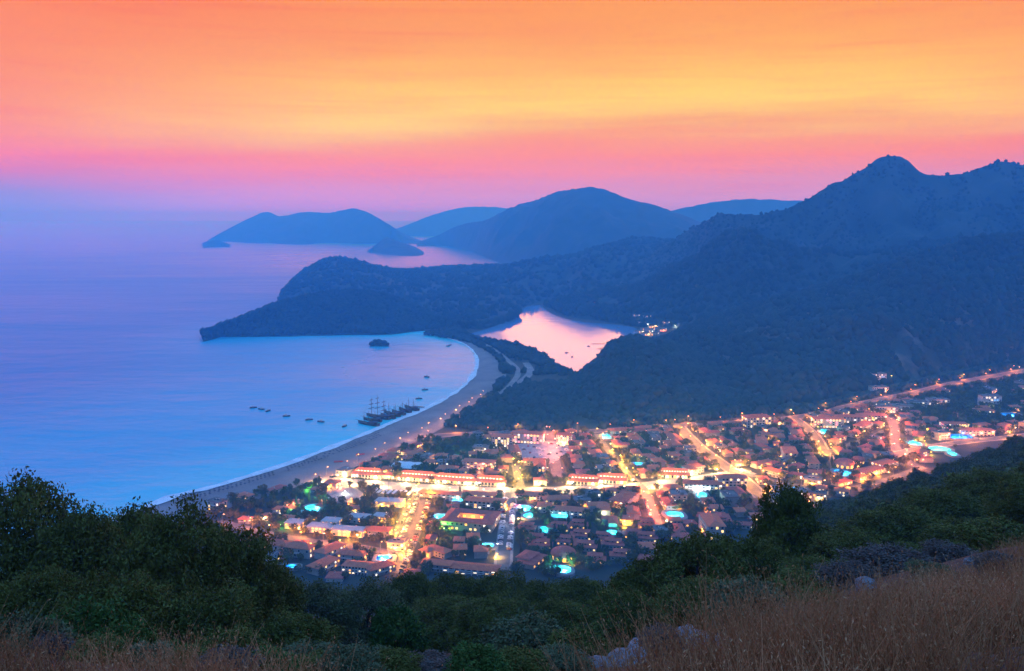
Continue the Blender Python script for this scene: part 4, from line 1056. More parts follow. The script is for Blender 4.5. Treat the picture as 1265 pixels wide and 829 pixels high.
KITS = {
 'small': [house_hip(11, 9, 5.6, 2.3, M_TILE, 4, 2, KD), house_hip(12, 10, 6, 2.4, M_TILE, 4, 2, KD + ['warm']), house_hip(10, 10, 3.4, 2.2, M_TILE2, 3, 1, KD)],
 'long': [house_hip(20, 9, 6, 2.6, M_TILE, 6, 2, KD), house_hip(24, 10, 6.2, 2.6, M_TILE, 7, 2, KD + ['amber']), house_hip(19, 8, 3.6, 2.2, M_TILE2, 6, 1, KD)],
 'ell': [house_L(KD, M_TILE), house_L(KD + ['amber', 'warm'], M_TILE2)],
 'flat': [house_flat(KD), house_flat(KD + ['white'], 15, 10, 9, 4, 3)],
 'villa': [house_step(['dark'] * 4 + ['amber']), house_step(['dark'] * 6 + ['warm'])],
 'pale': [house_hip(13, 10, 5.8, 2.2, M_PALE, 4, 2, ['warm', 'amber', 'dark'], M_WHITE), house_hip(19, 10, 5.8, 2.2, M_PALE, 6, 2, ['warm', 'amber', 'dark'], M_WHITE)],
 'hotel': [hotel(KD), hotel(KD + ['warm', 'warm'], 26, 12, 4, nx=8)],
 'arcade': [arcade(['white', 'warm', 'dark', 'pink', 'amber', 'dark']), arcade(['white', 'amber', 'warm', 'blue', 'dark', 'dark'], 28, 9)],
}
DESC = {'small': ('small red hip roofed house', 'house'), 'long': ('long red hip roofed house', 'house'), 'ell': ('L shaped red roofed house', 'house'),
        'flat': ('flat roofed pale house', 'house'), 'villa': ('two tiered red roofed villa', 'villa'), 'pale': ('white house with a pale roof', 'house'),
        'hotel': ('balconied red roofed hotel', 'hotel'), 'arcade': ('row of lit shops under a red awning', 'shops')}
TAKEN = []        # (x, y, radius)
def free(x, y, r): return all((x - a) ** 2 + (y - b) ** 2 > (r + c) ** 2 for a, b, c in TAKEN)
BUILT = []
def build(kind, i, u, v, rz, s=(1, 1, 1), label=None, r=None, z=GZ):
    k = KITS[kind][i % len(KITS[kind])]
    p = gnd(u, v, GZ) if u is not None else v
    o = place(k, p[0], p[1], rz, s, label or '', DESC[kind][1], z=z)
    rr = r or {'small': 7, 'long': 11, 'ell': 10, 'flat': 8.5, 'villa': 10.5, 'pale': 8.5, 'hotel': 15, 'arcade': 17}.get(kind, 10)
    TAKEN.append((p[0], p[1], rr * s[0]))
    BUILT.append([o, kind, label])
    return o

# ---------------------------------------------------------------- lit swimming pools
M_BASIN = mat('pool_basin', (0.10, 0.55, 0.62, 1), 0.6)
M_BASIN_B = mat('pool_basin_blue', (0.07, 0.36, 0.70, 1), 0.6)
M_POOLW = bpy.data.materials.new('pool_water'); M_POOLW.use_nodes = True
t = M_POOLW.node_tree
for n_ in list(t.nodes): t.nodes.remove(n_)
tr = N(t, 'ShaderNodeBsdfTransparent'); tr.inputs[0].default_value = (0.72, 0.95, 1.0, 1); gls = N(t, 'ShaderNodeBsdfGlossy'); gls.inputs['Roughness'].default_value = 0.08
fr = N(t, 'ShaderNodeFresnel'); fr.inputs['IOR'].default_value = 1.33; ms = N(t, 'ShaderNodeMixShader'); oo = N(t, 'ShaderNodeOutputMaterial')
t.links.new(fr.outputs[0], ms.inputs[0]); t.links.new(tr.outputs[0], ms.inputs[1]); t.links.new(gls.outputs[0], ms.inputs[2]); t.links.new(ms.outputs[0], oo.inputs[0])
LAMP_GLASS = {}
def lampglass(col, st=9.0):
    k = tuple(round(c, 2) for c in col)
    if k not in LAMP_GLASS: LAMP_GLASS[k] = glow('lamp_glass', tuple(col) + (1,), st)
    return LAMP_GLASS[k]
LD = {}; LAMP_K = 2.3
def point(col, W_, rad=0.25):
    k = (tuple(col), W_, rad)
    if k not in LD:
        d_ = bpy.data.lights.new('bulb', 'POINT'); d_.energy = W_ * LAMP_K; d_.color = col; d_.shadow_soft_size = rad; LD[k] = d_
    return LD[k]
def bulb(parent, loc, col, W_, rad=0.25):
    o = bpy.data.objects.new('bulb', point(col, W_, rad)); COL.objects.link(o); o.parent = parent; o.location = loc; return o
def pool(u, v, wpx, hpx, label, shape='round', power=9000, col=(0.25, 0.9, 1.0), bm=None):
    c = gnd(u, v, GZ); a = gnd(u + wpx / 2, v, GZ); b = gnd(u, v - hpx / 2, GZ); d_ = gnd(u, v + hpx / 2, GZ)
    rx = abs(a[0] - c[0]); ry = (b[1] - d_[1]) / 2
    rg = random.Random(int(u * 7 + v)); n = 20; ph = rg.uniform(0, 6)
    out = []
    for i in range(n):
        t = 2 * math.pi * i / n
        if shape == 'round': k = 1 + 0.16 * math.sin(2 * t + ph) + 0.08 * math.sin(3 * t + ph * 2)
        else: k = min(1 / max(abs(math.cos(t)), 1e-3), 1 / max(abs(math.sin(t)), 1e-3))
        out.append((math.cos(t) * rx * k, math.sin(t) * ry * k))
    o = bpy.data.objects.new('swimming_pool', None); COL.objects.link(o); o.location = (c[0], c[1], GZ)
    tag(o, label, 'pool', 'lit swimming pools in the town')
    D = 1.9; T = 2.35   # the basin stands in a low terrace, its deck a little above the ground
    zt = 0.55 + D * 0
    mb = MB()
    vs = [(x, y, 0.2) for x, y in out] + [(x, y, T) for x, y in out]
    vs = [(x, y, 0.24) for x, y in out] + [(x, y, 1.75) for x, y in out]
    mb.add(vs, [tuple(range(n))] + [(i, n + i, n + (i + 1) % n, (i + 1) % n) for i in range(n)])
    link('basin', mb.mesh('basin', [bm or M_BASIN]), o)
    mb = MB(); ex = [(x * 1.16 + (1.6 if x > 0 else -1.6), y * 1.16 + (1.6 if y > 0 else -1.6)) for x, y in out]
    vs = [(x, y, 1.8) for x, y in out] + [(x, y, 1.8) for x, y in ex] + [(x, y, 0.0) for x, y in ex] + [(x, y, 1.6) for x, y in out]
    mb.add(vs, [(i, n + i, n + (i + 1) % n, (i + 1) % n) for i in range(n)] + [(n + i, 2 * n + i, 2 * n + (i + 1) % n, n + (i + 1) % n) for i in range(n)] + [(3 * n + i, i, (i + 1) % n, 3 * n + (i + 1) % n) for i in range(n)])
    link('deck', mb.mesh('deck', [M_PAVE]), o)
    mb = MB(); mb.add([(x * .995, y * .995, 1.62) for x, y in out], [tuple(range(n))]); link('water', mb.mesh('water', [M_POOLW]), o)
    k = 3 if rx > 12 else 2 if rx > 6 else 1
    for i in range(k):
        lx = (i - (k - 1) / 2) * rx * 1.1 / max(k, 1) * 1.3
        bulb(o, (lx, ry * .15, 1.3), col, power * .55 / k * max(1, rx / 9) , 0.2)
    TAKEN.append((c[0], c[1], max(rx, ry) * 1.15 + 2))
    return o
POOLS = [(384, 631, 26, 9, 'large turquoise pool, the widest in the town, beside the round plaza', 'round', 30000, (0.15, 0.95, 1.0)),
 (693, 706, 24, 10, 'round bright cyan pool at the near edge of town, above the trees', 'round', 26000, (0.15, 0.9, 1.0)),
 (475, 692, 20, 6, 'small blue pool beside the foot of the orange street with parked cars', 'box', 9000, (0.25, 0.7, 1.0)),
 (545, 640, 26, 5, 'long pale blue pool on a white deck left of the courtyard hotel', 'round', 7000, (0.35, 0.75, 1.0)),
 (565, 620, 12, 4, 'small blue pool among the red roofs below the bright main street', 'round', 8000, (0.2, 0.75, 1.0)),
 (648, 630, 18, 7, 'cyan pool with a pink lit bar right of the straight grey street', 'round', 20000, (0.15, 0.95, 1.0)),
 (654, 639, 16, 5, 'lower cyan pool of the pair right of the straight grey street', 'round', 12000, (0.15, 0.95, 1.0)),
 (672, 657, 8, 7, 'tiny square green blue pool among the dark trees of the villas', 'box', 9000, (0.1, 1.0, 0.9)),
 (603, 676, 15, 5, 'small blue pool with a white deck left of the lower straight street', 'round', 8000, (0.2, 0.75, 1.0)),
 (756, 660, 14, 5, 'turquoise kidney pool beside the amber terrace of the villas', 'round', 16000, (0.1, 1.0, 0.95)),
 (774, 661, 6, 4, 'very small turquoise pool right next to the kidney pool', 'round', 6000, (0.1, 1.0, 0.95)),
 (692, 640, 22, 4, 'long thin blue pool in front of the amber lit hall', 'box', 7000, (0.25, 0.75, 1.0)),
 (834, 638, 20, 9, 'pale blue oval pool with an orange lit terrace right of the red street', 'round', 9000, (0.35, 0.8, 1.0)),
 (868, 615, 14, 8, 'cyan pool inside the white lit hotel terrace', 'round', 16000, (0.3, 0.9, 1.0)),
 (749, 541, 10, 5, 'cyan pool near the back of the town below the dark knoll', 'box', 12000, (0.1, 0.85, 1.0)),
 (789, 575, 12, 3, 'small blue pool in the middle of the right-hand blocks', 'box', 7000, (0.15, 0.7, 1.0)),
 (838, 587, 14, 5, 'blue pool just above the bright main street at its right end', 'round', 7000, (0.15, 0.6, 1.0)),
 (712, 590, 10, 3, 'small pale blue pool above the main street right of the yellow junction', 'round', 6000, (0.3, 0.75, 1.0)),
 (752, 591, 8, 3, 'tiny blue pool above the main street left of the amber lane', 'round', 5000, (0.2, 0.7, 1.0)),
 (566, 566, 8, 4, 'tiny cyan pool far back, left of the pink lit hotel', 'box', 9000, (0.1, 0.85, 1.0)),
 (1020, 535, 16, 5, 'turquoise pool in front of the long white hotel on the right', 'round', 14000, (0.1, 0.95, 1.0)),
 (1041, 586, 18, 7, 'bright blue pool below the orange dome roofs on the right', 'round', 16000, (0.1, 0.65, 1.0)),
 (1128, 549, 16, 6, 'cyan pool with white slides on the right, below the bending pink street', 'round', 16000, (0.2, 0.95, 1.0)),
 (1160, 556, 22, 6, 'wide turquoise pool at the foot of the wooded slope on the right', 'round', 16000, (0.1, 0.95, 0.95)),
 (1176, 562, 10, 5, 'cyan pool farthest down the right side, nearest the wooded slope', 'round', 10000, (0.1, 0.95, 1.0)),
 (1186, 541, 28, 5, 'long deep blue pool in front of the lit amusement hall', 'box', 12000, (0.1, 0.35, 1.0)),
 (1248, 514, 24, 4, 'long blue pool at the far right edge of the town', 'box', 7000, (0.15, 0.45, 1.0)),
 (360, 702, 18, 4, 'dim blue pool below the twin white houses', 'round', 1500, (0.15, 0.6, 1.0)),
 (985, 606, 10, 5, 'blue pool half hidden by the lone pine', 'round', 9000, (0.15, 0.65, 1.0))]
for q in POOLS:
    pool(*q[:8], bm=M_BASIN_B if q[7][1] < 0.72 else None)

# ---------------------------------------------------------------- singular buildings
AX = math.atan2(*(STREETS['main'][0][40] - STREETS['main'][0][20])[::-1])    # the main street runs this way
def ring_hotel():
    w = MB(); r = MB()
    L_, W_, t_ = 40, 30, 9
    for (cx, cy_, a, b) in ((0, -W_ / 2 + t_ / 2, L_, t_), (0, W_ / 2 - t_ / 2, L_, t_), (-L_ / 2 + t_ / 2, 0, t_, W_ - 2 * t_ + .1), (L_ / 2 - t_ / 2, 0, t_ + .01, W_ - 2 * t_ + .1)):
        w.box((cx, cy_, 4), (a - .02, b, 9))
    for (cx, cy_, a, b, dz) in ((0, -W_ / 2 + t_ / 2, L_, t_, 0), (0, W_ / 2 - t_ / 2, L_, t_, 0.01), (-L_ / 2 + t_ / 2, 0, t_, W_ - 6, .02), (L_ / 2 - t_ / 2, 0, t_, W_ - 6, .03)):
        hip(r, a, b, 8.5 + dz, 2.4, ov=.8, cx=cx, cy_=cy_)
    c = MB(); c.box((0, 0, .3), (L_ - 2 * t_, W_ - 2 * t_, .6))
    return kit('hotel', [('wall', w.mesh('wall', [M_RENDER]), None), ('roof', r.mesh('roof', [M_TILE2]), None), ('courtyard', c.mesh('courtyard', [M_PAVE]), None)],
               windows_on(L_, W_, 8.5, KD, KRG, 11, 2, w=1.6, h=1.8) + [(win_mesh('amber', 2, 2), (x, W_ / 2 - t_ - .05, 2), 0) for x in (-7, -3.5, 0, 3.5, 7)] + [(win_mesh('amber', 2, 2), (x, W_ / 2 - t_ - .05, 5.6), 0) for x in (-7, 0, 7)])
KITS['ring'] = [ring_hotel()]; DESC['ring'] = ('hotel round a courtyard', 'hotel')
def tent():
    r = MB(); n = 6; L_ = 26; W_ = 22
    vs = []; fs = []
    for i in range(n + 1):
        x = -L_ / 2 + L_ * i / n; pk = 6.2 if i % 2 else 5.4
        for j in range(7):
            t = j / 6; y = -W_ / 2 + W_ * t; vs.append((x, y, 3.4 + (pk - 3.4) * math.sin(math.pi * t) ** .8))
    for i in range(n):
        for j in range(6): b = i * 7 + j; fs.append((b, b + 7, b + 8, b + 1))
    m_ = len(vs); vs2 = [(x, y, z - .15) for x, y, z in vs]
    r.add(vs, fs); r.add(vs2, [f[::-1] for f in fs])
    p = MB()
    for i in range(n + 1):
        for s in (-1, 1): p.box((-L_ / 2 + L_ * i / n, s * W_ / 2, 1.7), (.3, .3, 3.4))
    w = MB(); w.box((0, W_ / 2 - 1, 1.6), (L_ - 1, .3, 3.2))
    return kit('event_tent', [('canopy', r.mesh('canopy', [M_CANVAS]), None), ('post', p.mesh('post', [M_METAL]), None), ('back_wall', w.mesh('back_wall', [M_WHITE]), None)])
KITS['tent'] = [tent()]; DESC['tent'] = ('white tent', 'tent')
def stripes(n=9):
    parts = []
    p = MB()
    for i in range(n): p.box((-18 + 36 * i / (n - 1), -5, 1.6), (.25, .25, 3.2)); p.box((-18 + 36 * i / (n - 1), 5, 1.6), (.25, .25, 3.2))
    p.box((0, 0, 3.1), (39, .2, .2))
    parts.append(('frame', p.mesh('frame', [M_METAL]), None))
    for i in range(n):
        b = MB(); x = -18 + 36 * i / (n - 1)
        b.add([(x - 1.4, -5.6, 3.2), (x, -5.6, 4.2), (x + 1.4, -5.6, 3.2), (x - 1.4, 5.6, 3.2), (x, 5.6, 4.2), (x + 1.4, 5.6, 3.2)], [(0, 2, 1), (3, 4, 5), (0, 1, 4, 3), (1, 2, 5, 4), (2, 0, 3, 5)])
        parts.append(('canopy', b.mesh('canopy', [M_CANVAS]), None))
    return kit('market_stalls', parts)
KITS['stripes'] = [stripes()]; DESC['stripes'] = ('striped market roof', 'market roof')
KITS['cream'] = [hotel(['white', 'warm', 'pink', 'dark'], 34, 12, 4, nx=10, wallm=M_WHITE), hotel(['warm', 'white', 'dark'], 22, 12, 5, nx=7, wallm=M_WHITE)]; DESC['cream'] = ('pale hotel', 'hotel')
KITS['block'] = [house_flat(['white', 'dark', 'blue', 'dark'], 24, 12, 13, 7, 4, 'apartment_block', M_WHITE), house_flat(['dark', 'white', 'dark'], 26, 11, 7, 8, 2, 'apartment_block', M_WHITE)]; DESC['block'] = ('white block', 'apartments')
def dome(u_=14):
    w = MB(); w.lathe([(8, -.5), (8, 4)], n=20); r = MB(); r.lathe([(9.2, 3.9), (9.2, 4.2)] + [(9.2 * math.cos(a), 4.2 + 4.2 * math.sin(a)) for a in (0.25, .5, .75, 1.0, 1.25, 1.5)], n=20)
    return kit('restaurant', [('wall', w.mesh('wall', [M_RENDER]), None), ('roof', r.mesh('roof', [M_TILE2]), None)],
               [(win_mesh('amber', 2, 2.2), (8.05 * math.sin(a), -8.05 * math.cos(a), 1.9), a) for a in (-1.2, -.6, 0, .6, 1.2)])
KITS['dome'] = [dome()]; DESC['dome'] = ('round restaurant', 'restaurant')

E, F_ = -0.12, 0.0
build('tent', 0, 503, 579, AX, label='large white event tent above the left end of the bright main street', r=16)
build('stripes', 0, 481, 612, AX, label='row of white striped market roofs below the left end of the main street', r=18)
build('ring', 0, 582, 648, AX, label='red roofed hotel built in a square round an amber lit courtyard', r=27)
build('hotel', 0, 600, 626, AX, (1.1, 1, .8), label='long red roofed block directly above the courtyard hotel', r=14)
build('long', 2, 544, 652, AX, label='red roofed house directly below the long pale blue pool')
build('cream', 0, 652, 546, AX, label='long pale hotel with pink light behind the car park', r=19)
build('cream', 1, 622, 553, AX, label='tall pale hotel tower left of the car park', r=13)
build('hotel', 1, 592, 577, AX, (1.15, 1, .62), label='long low hotel with a bright pink white front, left of the car park', r=17)
build('cream', 1, 697, 548, AX, (.7, .8, .8), label='pale block between the car park and the pinkish street', r=10)
build('flat', 1, 594, 560, AX, label='pale flat roofed block above the long low hotel')
build('pale', 1, 397, 656, AX, label='left white house with a pale roof in the gardens below the large turquoise pool')
build('pale', 0, 410, 649, AX, label='white house with a pale roof nearest the large turquoise pool')
build('pale', 1, 432, 660, AX, (1.3, 1, 1), label='widest pale roofed house, lit amber below, in the gardens', r=12)
build('pale', 0, 444, 644, AX, (1.2, 1, 1), label='pale roofed house in the middle of the dark gardens')
build('pale', 0, 475, 624, AX, label='left of the two white houses beside the garden street')
build('pale', 0, 489, 624.5, AX, label='right of the two white houses beside the garden street')
build('pale', 1, 473, 643, AX, (.7, .9, 1), label='pale roofed house below the two white houses by the garden street')
build('long', 0, 467, 661, AX + .1, label='low pink roofed house with a cyan lit door by the car lined street')
build('pale', 0, 365, 651, AX, label='small pale roofed house left of the gardens, above the orange promenade')
build('long', 0, 343, 682, AX - .06, (.95, 1, 1.4), label='left of the twin white apartment houses with red roofs at the bottom left')
build('long', 0, 371, 686, AX - .06, (.95, 1, 1.4), label='right of the twin white apartment houses with red roofs at the bottom left')
build('long', 1, 408, 685, AX + 1.25, (.9, 1, 1), label='upper of the two steep red roofs right of the twin white houses')
build('long', 1, 400, 703, AX + 1.25, (.9, 1, 1), label='lower of the two steep red roofs right of the twin white houses')
build('long', 0, 436, 691, AX, label='red roofed house between the steep red roofs and the small blue pool')
build('hotel', 0, 444, 706, AX, (.7, .9, .7), label='house with a row of amber windows just above the grey olive tree', r=12)
build('long', 1, 469, 707, AX + .9, (.8, 1, 1), label='red roofed house below the small blue pool at the foot of the car lined street')
build('flat', 0, 492, 677, AX, label='pale flat roofed house in the corner beside the car lined street')
build('long', 0, 540, 703, AX, label='pale pink roofed row at the near edge of town, left part', r=11)
build('hotel', 0, 582, 706, AX, (1.25, 1, .5), label='long red roofed row at the near edge of town, right part', r=19)
build('villa', 0, 657, 696, AX + 1.3, (1.1, 1.3, 1), label='large steep red roof right of the lower straight street', r=12)
build('dome', 0, 696, 690, 0, label='round stacked red roof restaurant directly above the round cyan pool', r=9)
for i, (u, v) in enumerate([(650, 656), (690, 655), (715, 652), (718, 665), (662, 670), (668, 677), (700, 672), (723, 679), (735, 695), (757, 676), (745, 668), (768, 690), (783, 664), (798, 668), (800, 652)]):
    build('villa', i, u, v, AX + (0.05 * (i % 3)), (.78 + .1 * (i % 2), .85, .9))
build('hotel', 0, 703, 635, AX, (1, 1, .6), label='long hall with amber windows behind the thin blue pool', r=15)
build('hotel', 1, 770, 622, AX + 1.25, (1.15, 1.1, .6), label='long red roof running away from the main street, right of the amber garden', r=15)
build('arcade', 0, 516, 593, AX, (1, 1, 1), label='left row of lit shops with a long red roof above the main street', r=16)
build('arcade', 0, 562, 596.5, AX, (1.1, 1, 1), label='middle row of lit shops with a long red roof above the main street', r=18)
build('arcade', 1, 606, 598.5, AX, (1, 1, 1), label='third row of lit shops, ending at the yellow junction', r=13)
build('arcade', 1, 455, 589, AX, (1, 1, 1), label='row of lit shops nearest the beach on the main street', r=13)
build('arcade', 1, 720, 597.5, AX + .04, label='pink lit row of shops above the main street right of the yellow junction', r=13)
build('arcade', 1, 755, 596, AX + .04, label='lit shop row above the main street left of the amber lane', r=13)
build('arcade', 0, 832, 589.5, AX + .09, (.8, 1, 1), label='lit shop row above the main street near the diagonal street', r=13)
build('hotel', 0, 545, 614, AX, (1.2, .9, .55), label='long red roof under the left half of the main street', r=17)
build('hotel', 1, 592, 615.5, AX, (1.1, .9, .45), label='long red roof under the main street, left of the straight street', r=14)
build('hotel', 0, 658, 616, AX, (.9, 1, .6), label='red roof at the corner of main street and the straight street', r=13)
build('hotel', 0, 868, 604, AX + .1, (1.1, 1.1, .8), label='white lit hotel above the cyan pool terrace', r=13)
build('hotel', 1, 903, 602, AX + .2, label='red roofed hotel right of the white lit terrace')
build('cream', 0, 1022, 527, AX + .15, label='long white lit hotel behind the turquoise pool on the right', r=19)
build('hotel', 0, 1050, 521, AX + .15, (1.2, 1, .9), label='long lavender hotel right of the white lit one', r=18)
build('hotel', 0, 1076, 519, AX + .15, (1.1, 1, .9), label='long hotel left of the bending pink street', r=16)
build('dome', 0, 1043, 577, 0, label='orange lit round roof above the bright blue pool', r=10)
build('dome', 0, 1060, 572, 0, (.7, .7, .8), label='smaller round roof right of the orange lit one', r=8)
build('hotel', 0, 1074, 585, AX + .75, (1.1, 1, .6), label='long red roof with an orange arcade above the low road', r=14)
build('hotel', 1, 1092, 578, AX + .75, (.9, 1, .6), label='red roof with an orange front right of the long arcade roof', r=12)
build('block', 0, 1222, 501, AX + .2, label='white block with lit windows standing alone at the far right', r=16)
build('block', 1, 1094, 509, AX + .15, label='long pale block directly above the bending street', r=14)
build('block', 1, 1113, 507, AX + .15, label='second long pale block in the dark field on the right')
build('block', 1, 1130, 502, AX + .15, label='third pale block in the dark field, farther back')
build('block', 1, 1158, 499.5, AX + .15, label='fourth pale block in the dark field, farthest right of the four')
build('block', 1, 1085, 484, AX + .3, (.9, 1, 1), label='lower stepped block on the hillside beyond the valley road')
build('block', 0, 1084, 476, AX + .3, (.8, 1, .8), label='blue lit block on the hillside beyond the valley road', z=8)
build('hotel', 0, 1205, 537, AX + .15, (1.2, 1, .8), label='long amusement hall with many lights behind the deep blue pool', r=18)
build('cream', 0, 1178, 530, AX + .15, (.8, 1, .7), label='white lit hall left of the amusement hall', r=13)

for i, (u, v, lab) in enumerate([(330, 641, 'small red roofed bar behind the sand, left of the large turquoise pool'), (347, 633, 'small red roofed bar in the trees at the back of the beach'), (366, 622, 'small red roofed house between beach lawn and turquoise pool'), (304, 645, 'small red roofed house at the left end of the lower promenade'),
                                   (356, 644, 'small red roofed house above the lower promenade, below the beach bars'), (398, 627, 'low red roofed house at the right rim of the large turquoise pool'), (392, 608, 'low red roofed cafe left of the round plaza'), (440, 632, 'red roofed house in the dark trees below the round plaza')]):
    build('small', i, u, v, AX, (.85, .85, .75), label=lab)
# ---------------------------------------------------------------- ordinary houses
TOWN = [(330, 662), (285, 650), (238, 641), (290, 621), (345, 605), (395, 591), (400, 597), (440, 580), (520, 546), (600, 539), (700, 537), (840, 527), (980, 519), (1085, 502), (1110, 491), (1180, 479), (1290, 461), (1290, 500), (1290, 530), (1150, 560), (1128, 585), (1060, 608), (1000, 620), (950, 640), (930, 655), (840, 672), (790, 700), (690, 712), (560, 712), (480, 716), (390, 716), (330, 695)]
town = np.array([gnd(u, v, GZ)[:2] for u, v in TOWN])
PARKS = [[(385, 600), (500, 610), (495, 645), (470, 672), (380, 664), (340, 655)], [(500, 600), (635, 596), (635, 612), (500, 612)], [(630, 640), (740, 640), (790, 690), (760, 712), (630, 712)], [(520, 545), (600, 540), (600, 560), (530, 575)], [(1100, 490), (1290, 480), (1290, 520), (1190, 530), (1120, 512)]]
PARKS.append([(1108, 490), (1180, 477), (1290, 458), (1290, 486), (1120, 500)])
PARKS.append([(238, 640), (290, 622), (345, 606), (393, 592), (402, 600), (385, 640), (345, 654), (285, 648)])
parks = [np.array([gnd(u, v, GZ)[:2] for u, v in q]) for q in PARKS]
rg = np.random.default_rng(19)
KINDS = ['small'] * 7 + ['long'] * 5 + ['ell'] * 4 + ['flat'] * 3 + ['hotel'] * 2 + ['villa']
RAD = {'small': 6.6, 'long': 10.3, 'ell': 9.6, 'flat': 8, 'villa': 10, 'hotel': 14.5}
cand = rg.uniform(town.min(0), town.max(0), (26000, 2)); cand = cand[inside(cand, town)]
inp = np.zeros(len(cand), bool)
for q in parks: inp |= inside(cand, q)
lotx = np.array(LOTX); plz = np.array(PLAZA)
nh = 0
for (x, y), ip in zip(cand, inp):
    if nh >= 300: break
    if ip and rg.uniform() < 0.975: continue
    kind = KINDS[rg.integers(0, len(KINDS))]; sc = rg.uniform(.85, 1.15); r = RAD[kind] * sc
    d, kk, ang = dist_street((x, y))
    if d < r * .72 + 1.2: continue
    if not free(x, y, r * .86): continue
    if inside(np.array([[x, y]]), lotx)[0] or inside(np.array([[x, y]]), plz)[0]: continue
    rz = ang if d < 60 else AX
    rz = rz + math.pi * round((0 - rz) / math.pi)             # fronts turned towards the bay of light, as the streets run
    if abs(math.sin(rz)) > .8: rz += rg.choice([0, math.pi])
    o = build(kind, int(rg.integers(0, 9)), None, (x, y), rz + rg.normal(0, .05), (sc, sc * rg.uniform(.92, 1.08), rg.uniform(.9, 1.15)), r=r)
    nh += 1

# ---------------------------------------------------------------- the village across the lagoon and single far houses
for i, (u, v) in enumerate([(786, 400), (792, 403), (799, 402), (806, 405), (796, 408), (803, 410), (811, 407), (818, 409), (790, 411), (809, 414), (822, 405), (798, 414)]):
    p = gnd(u, v, 2.0); ztop = 3.0
    build('flat', i, u, v, .3 * (i % 3), (1.1, 1.1, .8), r=9, z=2.0)
# ================================================================== LAMPS, CARS, TREES IN TOWN, BOATS
# ---------------------------------------------------------------- lamps
AMBER, WARM, YELL, PINK, WHITE = (1.0, 0.34, 0.035), (1.0, 0.62, 0.26), (1.0, 0.58, 0.05), (1.0, 0.27, 0.13), (0.85, 0.92, 1.0)
POLE = {}
def lamp_parts(h, arm, col, big):
    k = (h, arm, col, big)
    if k not in POLE:
        p = MB(); p.tube([(0, 0, 0), (0, 0, h - .6), (arm * .5, 0, h), (arm, 0, h)], [.12, .08, .06, .05], 6); p.box((0, 0, .25), (.4, .4, .5))
        g = MB(); g.lathe([(.12 * big, .30 * big), (.42 * big, .12 * big), (.5 * big, -.08 * big), (.3 * big, -.3 * big)], (arm, 0, h - .1), 8)
        c = MB(); c.lathe([(.55 * big, .14 * big), (.12 * big, .42 * big)], (arm, 0, h - .1), 8)
        POLE[k] = (p.mesh('pole', [M_METAL]), g.mesh('lamp_glass', [lampglass(col)]), c.mesh('lamp_cap', [M_METAL]))
    return POLE[k]
def lamp(x, y, rz, col, power, label, group, h=8.5, arm=1.6, big=1.1, name='street_lamp', z=GZ):
    p, g, c = lamp_parts(h, arm, col, big)
    o = bpy.data.objects.new(name, None); COL.objects.link(o); o.location = (float(x), float(y), float(z)); o.rotation_euler = (0, 0, rz)
    tag(o, label, 'lamp', group)
    link('pole', p, o); link('lamp_glass', g, o); link('lamp_cap', c, o)
    bulb(o, (arm, 0, h - .75 * big), col, power, 0.3)
    return o
def row(key, gap, col, power, phrase, both=False, start=0.0, end=1.0, **kw):
    line, w = STREETS[key]; s = np.concatenate([[0], np.cumsum(np.linalg.norm(np.diff(line, axis=0), axis=1))])
    q = np.arange(s[-1] * start + gap * .4, s[-1] * end, gap); k = 0
    for i, d in enumerate(q):
        c = np.array([np.interp(d, s, line[:, 0]), np.interp(d, s, line[:, 1])]); c2 = np.array([np.interp(d + 1, s, line[:, 0]), np.interp(d + 1, s, line[:, 1])])
        t = (c2 - c) / (np.linalg.norm(c2 - c) + 1e-9); nn = np.array([-t[1], t[0]])
        for sd in ((1, -1) if both else ((1,) if i % 2 else (-1,))):
            b = c + nn * sd * (w / 2 - .4); k += 1
            lamp(b[0], b[1], math.atan2(*(-nn * sd)[::-1]), col, power, phrase.format(nth(k)), 'street lamps', **kw)
row('main', 15, WARM, 13000, 'white hot street lamp on the bright main street, {} counted from the beach', h=4.6, big=1.4)
row('car', 15, AMBER, 8000, 'orange street lamp beside the street lined with parked cars, {} from the main street')
row('garden', 18, YELL, 4500, 'yellow lamp along the narrow garden street under trees, {} from the main street', h=5)
row('diagonal', 19, (1.0, .38, .05), 11000, 'orange street lamp on the diagonal street at the right, {} from the valley road')
row('valley', 34, (1.0, .28, .05), 8000, 'orange street lamp on the long valley road, {} from the beach end')
row('upper', 22, AMBER, 8000, 'amber street lamp on the short street to the yellow square, {} from the valley road')
row('pinkish', 18, PINK, 5500, 'pinkish street lamp on the street beside the car park, {} from the back of town')
row('yellow', 11, YELL, 5500, 'bright yellow lamp at the yellow junction, {} from the car park side')
row('lane', 22, (1.0, .42, .05), 8000, 'amber lamp on the lane through the middle blocks, {} from the back of town')
row('red', 12, (1.0, .22, .08), 5500, 'red orange lamp on the crowded red street, {} from the main street', h=5)
row('bend', 20, (1.0, .27, .12), 9000, 'pinkish red lamp on the bending street at the right, {} from the dark field')
row('low', 20, (1.0, .33, .08), 7000, 'orange lamp on the low road under the wooded slope, {} from its right end')
row('promenade', 24, (1.0, .30, .10), 6500, 'orange red lamp on the lower promenade, {} from the beach')
row('beach', 24, (1.0, .40, .10), 1700, 'amber lamp along the beach promenade, {} from the main street')
row('east', 24, (1.0, .33, .12), 8000, 'orange lamp on the street to the far right edge, {} from the bend')
row('link', 26, (1.0, .42, .10), 4500, 'amber lamp on the lane between the long hotels, {} from the yellow square')
row('hotelroad', 20, (1.0, .42, .10), 6000, 'amber lamp on the road behind the lone pine, {} from the main street')
row('straight', 60, (0.8, .75, 1.0), 1600, 'pale lamp on the straight grey street, {} from the main street')
